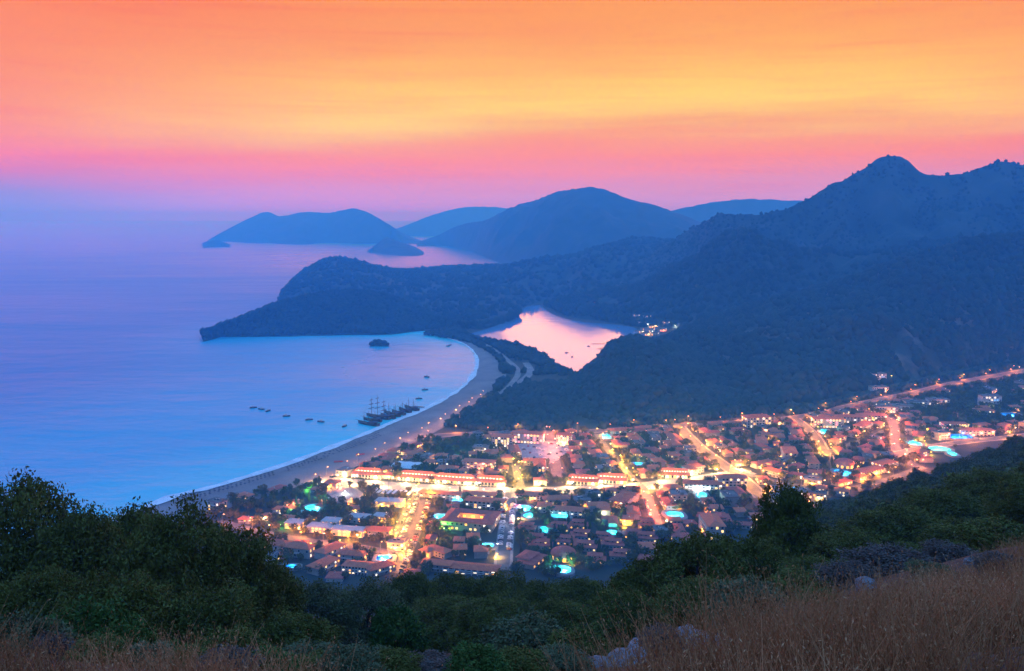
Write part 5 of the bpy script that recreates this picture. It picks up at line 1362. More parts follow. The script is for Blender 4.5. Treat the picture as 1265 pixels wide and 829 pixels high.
def glamp(u, v, col, power, label, **kw):
    p = gnd(u, v, GZ); lamp(p[0], p[1], random.uniform(0, 6), col, power, label, 'garden lamps', h=3.2, arm=.01, big=kw.pop('big', 1.2), name='garden_lamp', **kw)
GREEN = (0.12, 1.0, 0.12)
for u, v, col, pw, lab in [
    (380, 606, GREEN, 6000, 'green lamp on the lawn by the beach left of the round plaza'), (546, 656, GREEN, 9000, 'green lamp beside the straight street right of the courtyard hotel'),
    (506, 591, GREEN, 6000, 'green lamp above the left end of the main street, under the white tent'), (584, 577, GREEN, 5000, 'green lamp left of the long pink lit hotel'), (592, 579, GREEN, 5000, 'second green lamp left of the long pink lit hotel, nearer the main street'),
    (360, 634, GREEN, 2500, 'small green lamp left of the large turquoise pool'), (346, 653, GREEN, 2000, 'small green lamp in the dark trees above the orange promenade'),
    (452, 612, AMBER, 4000, 'amber lamp shining in the dark trees right of the round plaza'), (430, 627, AMBER, 6000, 'bright amber lamp in the trees below the round plaza'), (524, 687, YELL, 8000, 'bright yellow lamp at the near edge of town left of the pale pink row'),
    (498, 686, YELL, 8000, 'bright yellow lamp at the foot of the car lined street'), (590, 688, YELL, 6000, 'yellow lamp in front of the red roofed row at the near edge'), (614, 689, YELL, 4500, 'small yellow lamp above the right end of the near red row'),
    (707, 700, YELL, 9000, 'bright yellow lamp above the round bright cyan pool'), (540, 680, YELL, 5000, 'yellow lamp in the dark garden below the courtyard hotel'), (384, 676, AMBER, 9000, 'orange lamp in the trees right of the twin white houses'),
    (392, 678, AMBER, 7000, 'second orange lamp in the trees right of the twin white houses'), (412, 676, AMBER, 9000, 'orange lamp behind the steep red roofs'), (420, 672, AMBER, 7000, 'orange lamp on the promenade above the steep red roofs'),
    (388, 645, AMBER, 3500, 'amber lamp at the right rim of the large turquoise pool'), (410, 660, AMBER, 5000, 'amber lamp in front of the left pale roofed house'), (430, 668, AMBER, 5000, 'amber lamp in front of the widest pale roofed house'), (440, 667, AMBER, 4000, 'amber lamp under the right end of the widest pale roofed house'),
    (372, 662, AMBER, 4000, 'amber lamp in front of the garden trees below the turquoise pool'), (398, 618, PINK, 2250, 'pink lamp at the left rim of the round plaza'), (404, 622, AMBER, 2250, 'amber lamp at the lower left rim of the round plaza'), (420, 604, PINK, 3150, 'pink lamp at the upper rim of the round plaza'),
    (434, 620, AMBER, 3600, 'orange lamp at the lower rim of the round plaza'), (452, 616, WARM, 3600, 'warm white lamp at the right rim of the round plaza'), (426, 611, WHITE, 3150, 'white lamp in the middle of the round plaza'), (355, 628, PINK, 5000, 'pink lamp left of the large turquoise pool'),
    (366, 622, AMBER, 4500, 'amber lamp between the beach lawn and the large turquoise pool'), (580, 648, AMBER, 9000, 'amber lamp in the courtyard of the square hotel'), (626, 628, AMBER, 5000, 'amber lamp at the upper end of the straight street'),
    (642, 628, (1, .15, .35), 6000, 'pink lamp left of the cyan pools by the straight street'), (640, 645, WARM, 6000, 'warm lamp below the cyan pools by the straight street'), (755, 627, YELL, 9000, 'yellow lamp in the amber garden right of the long hall'), (753, 634, AMBER, 7000, 'amber lamp lower in the amber garden right of the long hall'),
    (768, 645, (.8, 1, .6), 6000, 'pale green lamp above the amber terrace of the villas'), (772, 652, YELL, 8000, 'yellow lamp on the amber terrace of the villas'), (778, 658, AMBER, 6000, 'amber lamp at the lower end of the terrace of the villas'), (742, 640, (.8, 1, .7), 4500, 'pale green lamp right of the thin blue pool'),
    (836, 628, AMBER, 9000, 'orange lamp on the terrace above the pale blue oval pool'), (824, 632, PINK, 5000, 'pink lamp left of the pale blue oval pool'), (802, 608, YELL, 8000, 'yellow lamp at the head of the red street'), (862, 608, WHITE, 12000, 'white lamp left on the terrace of the white lit hotel'),
    (876, 607, WHITE, 12000, 'white lamp right on the terrace of the white lit hotel'), (850, 604, WHITE, 9000, 'white lamp at the left corner of the white lit terrace'), (668, 541, WARM, 4000, 'warm lamp in front of the long pale hotel by the car park'), (640, 560, PINK, 2500, 'pink lamp at the lower left corner of the car park'),
    (592, 583, PINK, 9000, 'pink lamp in front of the long low hotel, left end'), (606, 583, PINK, 9000, 'pink lamp in front of the long low hotel, right end'), (560, 571, AMBER, 5000, 'amber lamp by the tiny cyan pool far back'), (540, 545, YELL, 6000, 'yellow lamp at the back of town near the beach'),
    (700, 570, AMBER, 5000, 'amber lamp right of the pinkish street, lower end'), (703, 541, AMBER, 6000, 'amber lamp right of the pinkish street, upper end'), (757, 558, YELL, 9000, 'yellow lamp beside the amber lane, upper part'), (768, 574, YELL, 10000, 'bright yellow lamp in the middle of the amber lane'),
    (774, 582, YELL, 8000, 'yellow lamp at the lower part of the amber lane'), (812, 548, AMBER, 6000, 'amber lamp in the blocks left of the diagonal street'), (820, 553, AMBER, 6000, 'second amber lamp in the blocks left of the diagonal street'), (882, 546, AMBER, 6000, 'amber lamp right of the diagonal street, upper part'),
    (1010, 553, YELL, 12000, 'bright yellow lamp in the yellow square at the right'), (1016, 562, YELL, 12000, 'bright yellow lamp at the lower end of the yellow square'), (1040, 577, YELL, 8000, 'yellow lamp in front of the orange lit round roof'), (1060, 580, AMBER, 6000, 'amber lamp right of the orange lit round roof'),
    (1084, 588, AMBER, 9000, 'orange lamp in front of the long arcade roof'), (1070, 592, AMBER, 9000, 'orange lamp at the left end of the arcade front'), (1047, 602, (1, .3, .06), 9000, 'red orange lamp at the lowest end of the low road'), (1030, 592, AMBER, 5000, 'amber lamp left of the bright blue pool on the right'),
    (962, 548, AMBER, 7000, 'amber lamp in the blocks right of the diagonal street'), (945, 563, AMBER, 6000, 'amber lamp near the middle of the right-hand blocks'), (1085, 527, AMBER, 6000, 'amber lamp by the long hotels left of the bend'), (1145, 533, YELL, 8000, 'yellow lamp left of the lit halls on the right'),
    (1196, 534, YELL, 9000, 'yellow lamp on the amusement hall terrace, left'), (1206, 535, WARM, 9000, 'warm lamp on the amusement hall terrace, middle'), (1218, 536, AMBER, 9000, 'amber lamp on the amusement hall terrace, right'), (1142, 548, YELL, 7000, 'yellow lamp between the white slides and the deep blue pool'),
    (1140, 517, AMBER, 7000, 'orange lamp alone in the dark field on the right'), (1246, 531, AMBER, 9000, 'bright orange lamp by the street at the far right'), (1182, 511, PINK, 6000, 'pink lamp in the dark field left of the standing white block'), (1222, 506, WHITE, 7000, 'white lamp before the standing white block'),
    (1066, 512, (.5, 1, 1), 12000, 'cyan white lamp on the roof terrace of the long lavender hotel'), (1150, 562, YELL, 5000, 'yellow lamp left of the wide turquoise pool')]:
    glamp(u, v, col, pw, lab)
# far single lights across the lagoon and on the hillside
# small lamps on terraces and by doors all over town
rg = np.random.default_rng(101); terr = []
for o, kind, lab in BUILT:
    if rg.uniform() > .42 or kind in ('villa', 'tent', 'stripes', 'arcade'): continue
    a = o.rotation_euler.z; r = {'small': 6.5, 'long': 6, 'ell': 9.5, 'flat': 7.5, 'hotel': 8.5, 'pale': 7, 'cream': 8.5}.get(kind, 9) * o.scale[1]
    x, y = o.location.x + math.sin(a) * r, o.location.y - math.cos(a) * r
    col = [AMBER, AMBER, YELL, WARM, WARM, PINK][int(rg.integers(0, 6))]; cn = {AMBER: 'amber', YELL: 'yellow', WARM: 'warm white', PINK: 'pinkish'}[col]
    l = lamp(x, y, 0, col, 2600, None, 'terrace lamps', h=2.8, arm=.01, big=.9, name='terrace_lamp'); l['sort'] = cn; terr.append(l)
bpy.context.view_layer.update()
DG = bpy.context.evaluated_depsgraph_get()
def surf(u, v):
    d = Vector(ray(u, v)).normalized(); o = Vector((0, 0, H_CAM)) + d * 60
    for _ in range(8):
        hit, loc, nn, i, ob, mt = scene.ray_cast(DG, o, d)
        if not hit: return Vector(gnd(u, v, GZ))
        if ob.name.startswith(('hill', 'ground', 'mountain', 'headland')) and ob.name != 'hillside': return loc
        o = loc + d * 0.5
    return Vector(gnd(u, v, GZ))
for i, (u, v, col, pw, lab) in enumerate([
    (800, 403, WHITE, 30000, 'white light in the middle of the village across the lagoon'), (790, 399, WHITE, 20000, 'white light at the upper left of the village across the lagoon'), (812, 406, WARM, 25000, 'warm light at the right of the village across the lagoon'), (806, 412, WHITE, 20000, 'white light at the lower edge of the village across the lagoon'),
    (822, 422, PINK, 15000, 'red light on the slope below the village across the lagoon'), (834, 405, WHITE, 20000, 'white light farthest right of the village across the lagoon'), (734, 377, PINK, 20000, 'red light on the hillside far behind the lagoon'),
    (1098, 459, WHITE, 16000, 'white light high on the hillside above the lit block'), (1115, 459.5, WHITE, 9000, 'second white light high on the hillside, farther right'), (1101, 468, YELL, 16000, 'yellow light on the hillside right of the lit block'), (1066, 475, YELL, 20000, 'yellow light at the left end of the hillside block'),
    (1075, 474, (.2, .4, 1), 30000, 'blue light on the hillside block'), (1145, 470, WHITE, 8000, 'faint white light on the slope above the valley road'), (1259, 457, WARM, 16000, 'white light on the valley road at the right edge')]):
    p = surf(u, v); lamp(p[0], p[1], 0, col, pw * .16, lab, 'far lights', h=5, arm=.01, big=1.3 if v < 430 else 1.2, name='far_light', z=p[2])
for o, kind, lab in BUILT:                     # houses that stand on a slope
    p = o.location; 
    hit, loc, nn, i, ob, mt = scene.ray_cast(DG, Vector((p.x, p.y, 200)), Vector((0, 0, -1)))
    while hit and not ob.name.startswith(('hill', 'ground')):
        hit, loc, nn, i, ob, mt = scene.ray_cast(DG, loc - Vector((0, 0, .05)), Vector((0, 0, -1)))
    if hit and loc.z > 3.0 and ob.name != 'hillside' and loc.z < 60: o.location.z = loc.z - .3

# ---------------------------------------------------------------- names of places, to tell alike things apart
MARKS = [(503, 579, 'the white event tent'), (418, 610, 'the round plaza'), (384, 631, 'the large turquoise pool'), (481, 612, 'the striped market roofs'), (582, 648, 'the courtyard hotel'), (545, 640, 'the long pale blue pool'),
         (693, 706, 'the round bright cyan pool'), (650, 633, 'the cyan pools by the straight street'), (672, 657, 'the tiny green blue pool'), (756, 660, 'the turquoise kidney pool'), (692, 640, 'the thin blue pool'), (834, 638, 'the pale blue oval pool'),
         (868, 615, 'the white lit terrace'), (749, 541, 'the cyan pool below the knoll'), (789, 575, 'the small blue pool amid the right-hand blocks'), (838, 587, 'the blue pool above the main street'), (673, 557, 'the car park'), (592, 577, 'the pink fronted hotel'),
         (566, 566, 'the tiny cyan pool far back'), (640, 590, 'the yellow junction'), (768, 574, 'the amber lane lamp'), (1020, 535, 'the pool of the long white hotel'), (1041, 586, 'the bright blue pool'), (1128, 549, 'the pool with white slides'), (1160, 556, 'the wide turquoise pool'),
         (1186, 541, 'the deep blue pool'), (1222, 501, 'the standing white block'), (1013, 557, 'the yellow square'), (1105, 545, 'the bend of the pink street'), (358, 682, 'the twin white houses'), (475, 692, 'the small blue pool by parked cars'), (603, 676, 'the white decked pool'), (565, 620, 'the small pool below the main street'),
         (870, 556, 'the middle of the diagonal street'), (910, 536, 'the upper right blocks'), (950, 556, 'the amber blocks'), (925, 598, 'the lower end of the diagonal street'), (720, 565, 'the blocks right of the pinkish street'), (540, 548, 'the back of town near the beach'), (985, 606, 'the pool behind the pine'), (800, 405, 'the lagoon village')]
mk = np.array([(a, b * 1.6) for a, b, _ in MARKS])
def name_all(items, fmt, group, cls):
    """items: objects without a label; rank them by distance to the nearest landmark within their class"""
    by = {}
    for o in items:
        u, v = px(o.location); d = np.hypot(mk[:, 0] - u, mk[:, 1] - v * 1.6); i = int(np.argmin(d)); by.setdefault((cls(o), i), []).append((d[i], o))
    for (c, i), q in by.items():
        q.sort(key=lambda e: e[0])
        for n, (_, o) in enumerate(q):
            o['label'] = fmt(c, ('nearest to ' if n == 0 else nth(n + 1) + ' nearest to ') + MARKS[i][2]); o['group'] = group(c)
kind_of = {o.name: k for o, k, l in BUILT}
name_all([o for o, k, l in BUILT if not l], lambda c, w: DESC[c][0] + ', ' + w, lambda c: DESC[c][1] + ' row of the town' if c == 'arcade' else {'house': 'houses of the town', 'villa': 'stepped villas', 'hotel': 'hotels of the town'}.get(DESC[c][1], 'houses of the town'), lambda o: kind_of[o.name])
name_all(terr, lambda c, w: 'low ' + c + ' terrace lamp, ' + w, lambda c: 'terrace lamps', lambda o: o['sort'])
for o in terr: del o['sort']
for o, k, l in BUILT:
    if l: o['group'] = 'buildings that stand out in the town'

# ---------------------------------------------------------------- trees between the houses
TT = [crown_mesh('crown', s, M_OAK, 46, 15, 0.15, clump=0.3, low=0.14, holes=0.1) for s in (41, 42, 43)]
CYP = crown_mesh('crown', 44, M_OAK, 40, 14, 0.16, clump=0.3, low=0.03, pointy=0.8)
def palm_mesh():
    rgp = random.Random(3); mb = MB()
    for i in range(14):
        a = 2 * math.pi * i / 14; l_ = rgp.uniform(.8, 1.1); up_ = rgp.uniform(.0, .22)
        c = [(0, 0, .88), (math.cos(a) * l_ * .5, math.sin(a) * l_ * .5, .93 + up_ * .5), (math.cos(a) * l_, math.sin(a) * l_, .82 + up_ * .2)]
        nx_, ny_ = -math.sin(a) * .12, math.cos(a) * .12
        mb.add([c[0], (c[1][0] + nx_, c[1][1] + ny_, c[1][2] - .02), (c[1][0] - nx_, c[1][1] - ny_, c[1][2] - .02), c[2]], [(0, 1, 3, 2)])
    return mb.mesh('fronds', [M_FRESH])
PALM = palm_mesh(); mbp = MB(); mbp.tube([(0, 0, -.02), (.03, 0, .45), (0, 0, .9)], [.07, .05, .045], 6); PALMT = mbp.mesh('trunk', [M_BARK])
rg = np.random.default_rng(29)
cand = rg.uniform(town.min(0), town.max(0), (70000, 2)); cand = cand[inside(cand, town)]
inp = np.zeros(len(cand), bool)
for q in parks: inp |= inside(cand, q)
TREEP = []; named = []; rest = []
BX = np.array(TAKEN)
roads = [(l_, w) for l_, w in STREETS.values()]
allr = np.vstack([np.column_stack([l_, np.full(len(l_), w)]) for l_, w in roads])
rr_ = rg.uniform(2.4, 5.2, len(cand))
okk = (inp | (rg.uniform(size=len(cand)) > .3)) & ~inside(cand, lotx) & ~inside(cand, plz)
for q in BX: okk &= (cand[:, 0] - q[0]) ** 2 + (cand[:, 1] - q[1]) ** 2 > (q[2] * .74 + rr_ * .3) ** 2
for q in allr[::2]: okk &= np.hypot(cand[:, 0] - q[0], cand[:, 1] - q[1]) - q[2] / 2 > rr_ * .45
for (x, y), r in zip(cand[okk], rr_[okk]):
    if len(named) >= 298 and len(rest) >= 1450: break
    if TREEP:
        tp = np.array(TREEP)
        if np.min(np.hypot(tp[:, 0] - x, tp[:, 1] - y)) < r * 1.2: continue
    TREEP.append((x, y)); (named if y < 840 and len(named) < 298 else rest).append((x, y, r))
items = []
for i, (x, y, r) in enumerate(named):
    cyp = i % 9 == 0
    o = bpy.data.objects.new('cypress_tree' if cyp else 'garden_tree', None); COL.objects.link(o); o.location = (x, y, GZ - .1); o.rotation_euler = (0, 0, rg.uniform(0, 6))
    if cyp: o.scale = (1.7, 1.7, rg.uniform(9, 13))
    else: o.scale = (r, r, r * rg.uniform(1.7, 2.3))
    tag(o, None, 'tree'); o['sort'] = 'slim dark cypress' if cyp else ('broad dark garden tree' if r > 3.9 else 'small round dark garden tree')
    link('crown', CYP if cyp else TT[i % 3], o); link('trunk', TRUNKS[i % 3], o); items.append(o)
name_all(items, lambda c, w: c + ', ' + w, lambda c: 'garden trees of the town', lambda o: o['sort'])
for o in items: del o['sort']
def joined_crowns(name, spots, seed):
    rgj = np.random.default_rng(seed); srcs = []
    for me in TT:
        v = np.zeros(len(me.vertices) * 3, np.float32); me.vertices.foreach_get('co', v); v = v.reshape(-1, 4, 3)
        srcs.append(v[rgj.permutation(len(v))[:96]])
    VV = []; TN = []
    for x, y, r in spots:
        v = srcs[rgj.integers(0, 3)]; a = rgj.uniform(0, 6.28); c, s = math.cos(a), math.sin(a)
        q = v * [r, r, r * rgj.uniform(1.5, 2.0)]; q = np.stack([q[..., 0] * c - q[..., 1] * s + x, q[..., 0] * s + q[..., 1] * c + y, q[..., 2] + GZ], -1)
        mid = q.mean(1, keepdims=True); q = mid + (q - mid) * 2.35
        VV.append(q.reshape(-1, 3)); TN.append(np.clip(rgj.uniform(.1, .7) + rgj.normal(0, .15, len(q)), 0, 1))
    VV = np.vstack(VV)
    return tag(link(name, np_mesh(name, VV, np.arange(len(VV)).reshape(-1, 4), [M_OAK], attr={'tone': ('FACE', np.concatenate(TN))})), kind='stuff')
joined_crowns('town_trees', rest, 3)
# palms along the main street
line, w = STREETS['main']
for n, i in enumerate(range(6, len(line), 11)):
    x, y = line[i]; o = bpy.data.objects.new('palm_tree', None); COL.objects.link(o); o.location = (x, y - w / 2 - 1.5, GZ); o.scale = (2.6, 2.6, 8.5 + (n % 3)); o.rotation_euler = (0, 0, n)
    tag(o, 'palm on the near side of the bright main street, ' + nth(n + 1) + ' from the beach', 'palm', 'palms of the main street'); link('fronds', PALM, o); link('trunk', PALMT, o)

# ---------------------------------------------------------------- cars
def car_mesh(col, van=False):
    m = noisy('car_paint', col, tuple(c * .85 for c in col[:3]) + (1,), 2, rough=.3, spec=.5)
    mb = MB(); h = .55 if not van else .9
    prof = [(-2.1, .35), (-2.15, .75), (-1.9, .95), (-1.55, 1.0), (-1.0, 1.0 + h * .9), (.55, 1.0 + h), (1.25, 1.02), (2.0, .85), (2.15, .6), (2.1, .35)] if not van else [(-2.3, .35), (-2.35, 1.2), (-2.2, 2.0), (1.0, 2.0), (1.7, 1.2), (2.3, 1.0), (2.35, .35)]
    n = len(prof); vs = [(x, -.85, z) for x, z in prof] + [(x, .85, z) for x, z in prof]
    mb.add(vs, [tuple(range(n))[::-1], tuple(range(n, 2 * n))] + [(i, (i + 1) % n, n + (i + 1) % n, n + i) for i in range(n)], 0)
    for s in (-1, 1):
        mb.add([(-.95, s * .86, 1.05), (.5, s * .86, 1.05), (.4, s * .86, 1.0 + h * .85), (-.8, s * .86, 1.0 + h * .8)], [(0, 1, 2, 3)], 1)
        for x in (-1.3, 1.35):
            mb.tube([(x, s * .70, .32), (x, s * .90, .32)], .32, 10, 2)
    mb.add([(.62, -.72, 1.0 + h * .92), (.62, .72, 1.0 + h * .92), (1.2, .72, 1.06), (1.2, -.72, 1.06)], [(3, 2, 1, 0)], 1)
    me = mb.mesh('parked_car', [m, M_GLASS, M_METAL])
    for v in me.vertices:
        if v.co.z > 1.1: v.co.y *= .86
        if .62 <= v.co.x <= 1.2 and v.co.z > 1.03: v.co.z += .05
    return me
CARS = [('white', car_mesh((.75, .75, .76, 1))), ('silver', car_mesh((.42, .43, .45, 1))), ('dark grey', car_mesh((.06, .065, .07, 1))), ('red', car_mesh((.35, .03, .03, 1))), ('black', car_mesh((.015, .015, .018, 1))), ('white van type', car_mesh((.72, .72, .72, 1), True))]
def park(key, side, gap, phrase, start=.05, end=.98, fill=.75, angle=0.0):
    line, w = STREETS[key]; s = np.concatenate([[0], np.cumsum(np.linalg.norm(np.diff(line, axis=0), axis=1))]); k = 0
    for d in np.arange(s[-1] * start, s[-1] * end, gap):
        if random.random() > fill: continue
        c = np.array([np.interp(d, s, line[:, 0]), np.interp(d, s, line[:, 1])]); c2 = np.array([np.interp(d + 1, s, line[:, 0]), np.interp(d + 1, s, line[:, 1])])
        t = (c2 - c) / np.linalg.norm(c2 - c); nn = np.array([-t[1], t[0]]); p = c + nn * side * (w / 2 - 1.6 - abs(angle))
        cn, me = CARS[random.choice([0, 0, 1, 1, 2, 2, 3, 4, 5])]; k += 1
        o = link('parked_car', me, loc=(p[0], p[1], 2.2), rotz=math.atan2(t[1], t[0]) + angle * side + (math.pi if random.random() < .4 else 0))
        tag(o, f'{cn} car parked {phrase}, {nth(k)} from the main street', 'car', 'cars parked along the streets')
park('car', 1, 5.6, 'right of the car lined street', angle=1.1, fill=.85); park('car', -1, 5.6, 'left of the car lined street', angle=1.1, fill=.8)
park('straight', 1, 4.2, 'right of the straight street', .1, .8, .85, 1.35); park('straight', -1, 4.2, 'left of the straight street', .12, .75, .8, 1.35)
park('garden', 1, 6, 'right of the garden street', .2, .95, .55); park('red', -1, 5.5, 'left of the red street', .2, 1, .6)
rg = np.random.default_rng(8); k = 0
for (u, v) in [(647, 551), (652, 552), (660, 553), (665, 555), (648, 556), (671, 557), (690, 551), (697, 553), (694, 559), (688, 561), (678, 562), (668, 563), (660, 566), (650, 567), (672, 568), (684, 568), (700, 557), (655, 560), (642, 562), (681, 549)]:
    p = gnd(u + rg.uniform(-1, 1), v, GZ); cn, me = CARS[int(rg.integers(0, 6))]; k += 1
    o = link('parked_car', me, loc=(p[0], p[1], 2.21), rotz=AX + rg.choice([.2, 1.7]) + rg.normal(0, .1)); tag(o, f'{cn} car standing on the pale car park, {nth(k)} counted from its left rear', 'car', 'cars on the car park')

# ---------------------------------------------------------------- boats
M_HULL = noisy('dark_hull', (.035, .02, .015, 1), (.075, .045, .03, 1), 1.2, rough=.5); M_DECK = noisy('deck_wood', (.09, .055, .035, 1), (.15, .095, .06, 1), 1.0); M_NAVY = noisy('navy_awning', (.03, .05, .10, 1), (.06, .09, .16, 1), 2); M_ROPE = mat('rope', (.1, .08, .06, 1))
def gulet(L_=26, masts=2, m=M_HULL, cabin=True):
    W_ = L_ * .26; n = 13; sec = 7; hb_ = MB(); vs = []
    for i in range(n):
        t = i / (n - 1); x = (t - .5) * L_; w = W_ / 2 * (max(0.02, 1 - max(0, (t - .45) / .55) ** 2.2)) * (1 - .35 * max(0, (.2 - t) / .2) ** 2); sh = 1.9 + 1.5 * max(0, (t - .55) / .45) ** 2 + 1.2 * max(0, (.3 - t) / .3) ** 2
        for j in range(sec):
            a = -math.pi / 2 + math.pi * j / (sec - 1); vs.append((x + (t > .9) * max(0, math.cos(a)) * 0, w * math.sin(a) * (.75 + .25 * abs(math.sin(a))), sh - (sh + .9) * max(0, math.cos(a)) ** .6))
    fs = [(i * sec + j, i * sec + j + 1, (i + 1) * sec + j + 1, (i + 1) * sec + j) for i in range(n - 1) for j in range(sec - 1)] + [tuple(range(sec))]
    hb_.add(vs, fs)
    dk = MB(); dv = []
    for i in range(n): a, b = vs[i * sec], vs[i * sec + sec - 1]; dv += [(a[0], a[1] * .97, a[2] - .5), (b[0], b[1] * .97, b[2] - .5)]
    dk.add(dv, [(2 * i, 2 * i + 1, 2 * i + 3, 2 * i + 2)[::-1] for i in range(n - 1)])
    parts = [('hull', hb_.mesh('hull', [m]), None), ('deck', dk.mesh('deck', [M_DECK]), None)]
    c = MB(); c.box((-L_ * .18, 0, 2.3), (L_ * .34, W_ * .62, 1.9)); c.box((-L_ * .2, 0, 3.35), (L_ * .38, W_ * .72, .18)); parts.append(('cabin', c.mesh('cabin', [M_WOOD]), None))
    wd_ = MB()
    a = MB(); a.box((-L_ * .34, 0, 4.6), (L_ * .22, W_ * .7, .12))
    for sx_ in (-.44, -.24):
        for s in (-1, 1): a.box((L_ * sx_, s * W_ * .3, 3.2), (.12, .12, 2.8))
    parts.append(('sun_awning', a.mesh('sun_awning', [M_NAVY]), None))
    for k in range(masts):
        x = L_ * (.28 - .27 * k) if masts > 2 else L_ * (.2 - .36 * k); h = L_ * (.5 if masts < 3 else .86 if k == 1 else .74)
        q = MB(); q.tube([(x, 0, 1), (x, 0, h * .6), (x, 0, h)], [.26, .2, .08], 6); parts.append(('mast', q.mesh('mast', [M_WOOD]), None))
        if masts > 2:
            y_ = MB()
            for f in (.42, .62, .82): y_.tube([(x + .25, -W_ * .62 * (1.25 - f), h * f), (x + .25, W_ * .62 * (1.25 - f), h * f)], .13, 5); y_.box((x + .3, 0, h * f - .35), (.5, W_ * 1.1 * (1.25 - f), .5))
            parts.append(('yard', y_.mesh('yard', [M_WOOD]), None))
        g = MB()
        for s in (-1, 1):
            for dx in (-1.5, 1.5): g.tube([(x + dx, s * W_ * .42, 2), (x, 0, h * .8)], .045, 3, cap=False)
        parts.append(('rigging', g.mesh('rigging', [M_ROPE]), None))
    b = MB(); b.tube([(L_ * .46, 0, 2.8), (L_ * .66, 0, 4.2)], [.22, .1], 6); b.tube([(L_ * .65, 0, 4.1), (L_ * .2, 0, L_ * .7)], .05, 3, cap=False); parts.append(('bowsprit', b.mesh('bowsprit', [M_WOOD]), None))
    return kit('sailing_boat', parts)
def small_boat(L_=8):
    k = gulet(L_ * 1.0, 1)
    hb_ = MB(); n = 9; vs = []; sec = 5
    for i in range(n):
        t = i / (n - 1); x = (t - .5) * L_; w = L_ * .17 * max(.03, 1 - max(0, (t - .4) / .6) ** 2.2); sh = .9 + .5 * max(0, t - .5)
        for j in range(sec): a = -math.pi / 2 + math.pi * j / (sec - 1); vs.append((x, w * math.sin(a), sh - (sh + .3) * max(0, math.cos(a)) ** .6))
    hb_.add(vs, [(i * sec + j, i * sec + j + 1, (i + 1) * sec + j + 1, (i + 1) * sec + j) for i in range(n - 1) for j in range(sec - 1)] + [tuple(range(sec))] + [(i * sec, (i + 1) * sec, (i + 1) * sec + sec - 1, i * sec + sec - 1) for i in range(n - 1)])
    c = MB(); c.box((-L_ * .05, 0, 1.35), (L_ * .3, L_ * .2, 1.0), taper=.85); c.box((-L_ * .12, 0, 2.1), (L_ * .42, L_ * .24, .1))
    for s in (-1, 1): c.box((-L_ * .3, s * L_ * .1, 1.5), (.1, .1, 1.2))
    return kit('motor_boat', [('hull', hb_.mesh('hull', [M_HULL]), None), ('cabin', c.mesh('cabin', [M_WHITE]), None)])
G3 = gulet(34, 3); G2 = gulet(28, 2); G2b = gulet(24, 2); SB = small_boat(8)
def heading(u, v, u2, v2): a, b = gnd(u, v), gnd(u2, v2); return math.atan2(b[1] - a[1], b[0] - a[0])
for k, u, v, h, lab in [
    (G2, 455, 524.5, heading(470, 526, 440, 521), 'nearest sailing boat of the moored fleet, its bow pointing out to sea at the left'),
    (G2b, 460, 520, heading(476, 521, 446, 516.5), 'second sailing boat of the fleet, two masts, just behind the nearest'),
    (G3, 467, 516, heading(480, 517.5, 455, 513), 'tall three masted ship of the fleet with crossed yards'),
    (G2b, 479, 515.5, heading(486, 517, 470, 513), 'sailing boat of the fleet directly right of the three masted ship'),
    (G2, 484, 512.5, heading(492, 514, 474, 509), 'sailing boat in the middle of the moored fleet'),
    (G2b, 492, 511, heading(498, 512, 482, 507.5), 'fifth boat of the fleet counted from the nearest, right of the middle'),
    (G2b, 500, 508, heading(506, 509.5, 490, 504.5), 'sailing boat near the right end of the fleet'),
    (G2, 508, 505.5, heading(514, 507, 498, 502), 'last sailing boat at the right end of the fleet')]:
    p = gnd(u, v, 0); place(k, p[0], p[1], h, (1.12, 1.15, 1), lab, 'sailing boat', 'sailing boats moored at the beach', z=0.1)
M_PIER = noisy('pier_planks', (.14, .10, .07, 1), (.24, .18, .13, 1), .6, stretch=(1, 4, 1))
def pier(u, v, u2, v2, w, label, z0=0.0):
    a, b = gnd(u, v, z0), gnd(u2, v2, z0); l_ = float(np.hypot(*(b - a)[:2])); o = bpy.data.objects.new('pier', None); COL.objects.link(o)
    o.location = (a[0], a[1], z0); o.rotation_euler = (0, 0, math.atan2(b[1] - a[1], b[0] - a[0])); tag(o, label, 'pier')
    d_ = MB()
    for i in range(int(l_ / 1.2)): d_.box((i * 1.2 + .6, 0, 1.1), (1.12, w, .12))
    p_ = MB()
    for i in range(int(l_ / 6) + 1):
        for s in (-1, 1): p_.tube([(i * 6, s * w * .42, -1.5), (i * 6, s * w * .42, 1.05)], .18, 6)
    link('deck', d_.mesh('deck', [M_PIER]), o); link('pile', p_.mesh('pile', [M_WOOD]), o)
pier(524, 504, 510, 502.5, 3.5, 'narrow wooden pier behind the right end of the moored fleet')
pier(757, 424.5, 730, 425, 4, 'jetty reaching into the lagoon from its right shore', 2.3)
pier(748, 430, 738, 431.5, 4, 'short jetty on the lagoon shore below the longer one', 2.3)
for i, (u, v, lab) in enumerate([(313, 504, 'leftmost anchored boat of the line off the beach'), (322.5, 506, 'second anchored boat from the left off the beach'), (331.5, 508, 'third anchored boat from the left off the beach'), (354, 514.5, 'anchored boat alone in the middle of the line off the beach'),
    (382, 519, 'left one of the two anchored boats near the moored fleet'), (396, 521.5, 'right one of the two anchored boats near the moored fleet'), (426, 527, 'small boat just left of the bow of the nearest sailing boat'), (517.5, 493, 'small boat in the bay behind the moored fleet, nearest to it'),
    (525, 482, 'small boat in the bay below the bright water'), (527, 466, 'small boat farther out in the bright part of the bay'), (555, 427, 'wide pontoon boat off the far end of the beach')]):
    p = gnd(u, v, 0); place(SB, p[0], p[1], [.3, 2.8, 1.2, .1][i % 4], (1.1, 1.1, 1.3) if i < 10 else (2.6, 1.6, 1.1), lab, 'boat', 'small boats on the bay', z=0.05)
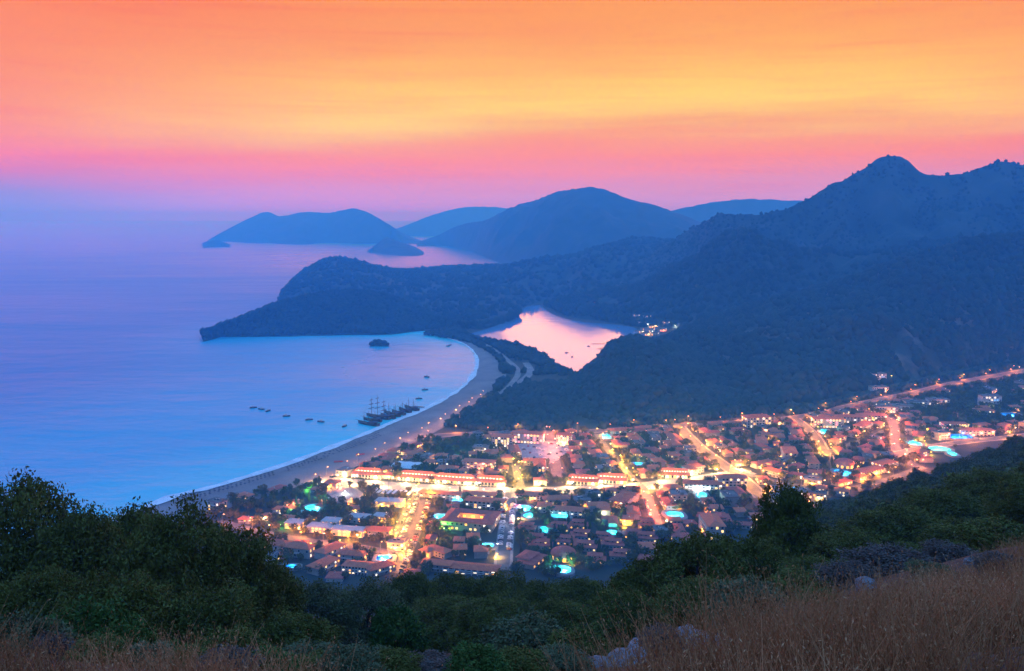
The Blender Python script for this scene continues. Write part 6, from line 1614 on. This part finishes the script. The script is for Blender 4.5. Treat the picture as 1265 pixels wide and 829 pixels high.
for i, (u, v, lab) in enumerate([(700, 436, 'boat on the pale lagoon, middle'), (707, 441, 'boat in the lower half of the pale lagoon, left'), (727, 428, 'boat at the head of the longer lagoon jetty'), (764, 405, 'boat moored off the far lagoon shore'), (600, 416, 'boat at the left end of the lagoon'), (673, 437, 'raft of boats against the woods on the lagoon')]):
    p = gnd(u, v, 2.35); place(SB, p[0], p[1], i * 1.1, (.9, .9, .8) if i < 5 else (1.8, 1.6, .8), lab, 'boat', 'boats on the lagoon', z=2.4)
SBR = kit('rowing_boat', [('hull', SB['parts'][0][1].copy(), None)]); SBR['parts'][0][1].materials[0] = noisy('red_paint', (.35, .03, .03, 1), (.45, .06, .05, 1), 2)
for u, v, lab in [(418, 571, 'red rowing boat pulled up on the sand, nearer the sea'), (445, 562, 'red rowing boat pulled up on the sand, nearer the lit promenade')]:
    p = gnd(u, v, 2.0); place(SBR, p[0], p[1], AX + .4, (1.1, 1.3, 1), lab, 'boat', 'boats pulled up on the sand', z=2.2)

# ---------------------------------------------------------------- parasols on the beach
mb = MB(); mb.tube([(0, 0, 0), (0, 0, 2.3)], .05, 5, 1); mb.lathe([(1.25, 2.0), (.7, 2.35), (.05, 2.6)], n=8, m=0)
M_STRAW = noisy('parasol_cloth', (.03, .03, .045, 1), (.08, .08, .11, 1), 2); PARA = mb.mesh('beach_parasol', [M_STRAW, M_WOOD])
mb = MB(); mb.box((0, 0, .35), (.65, 1.9, .1)); mb.box((0, .7, .6), (.65, .1, .5)); 
for s in (-1, 1):
    for q in (-.8, .7): mb.box((s * .27, q, .15), (.07, .07, .3))
n = 260
segs = []
for r_, f in enumerate((.30, .40, .50)):
    lineb = coast * (1 - f) + inland * f; k = 0
    s = np.concatenate([[0], np.cumsum(np.linalg.norm(np.diff(lineb[:, :2], axis=0), axis=1))])
    q = np.arange(40, s[-1], 4.6)
    for d in q:
        x, y = np.interp(d, s, lineb[:, 0]), np.interp(d, s, lineb[:, 1]); u, v = px((x, y, 1.5))
        if not (225 < u < 470) or random.random() < .18 or (340 < u < 352): continue
        tcoast = f; z = -0.6 + 2.7 * (min(1, (f * .95 + .08) * 1.8) ** .8 + .1 * f)
        k += 1
        if k > 98: break
        tag(link('beach_parasol', PARA, loc=(x + random.uniform(-.5, .5), y + random.uniform(-.5, .5), z)), f'folded dark parasol in the {["seaward", "middle", "landward"][r_]} row on the sand, {nth(k)} from the left', 'parasol', 'parasols in rows on the beach')
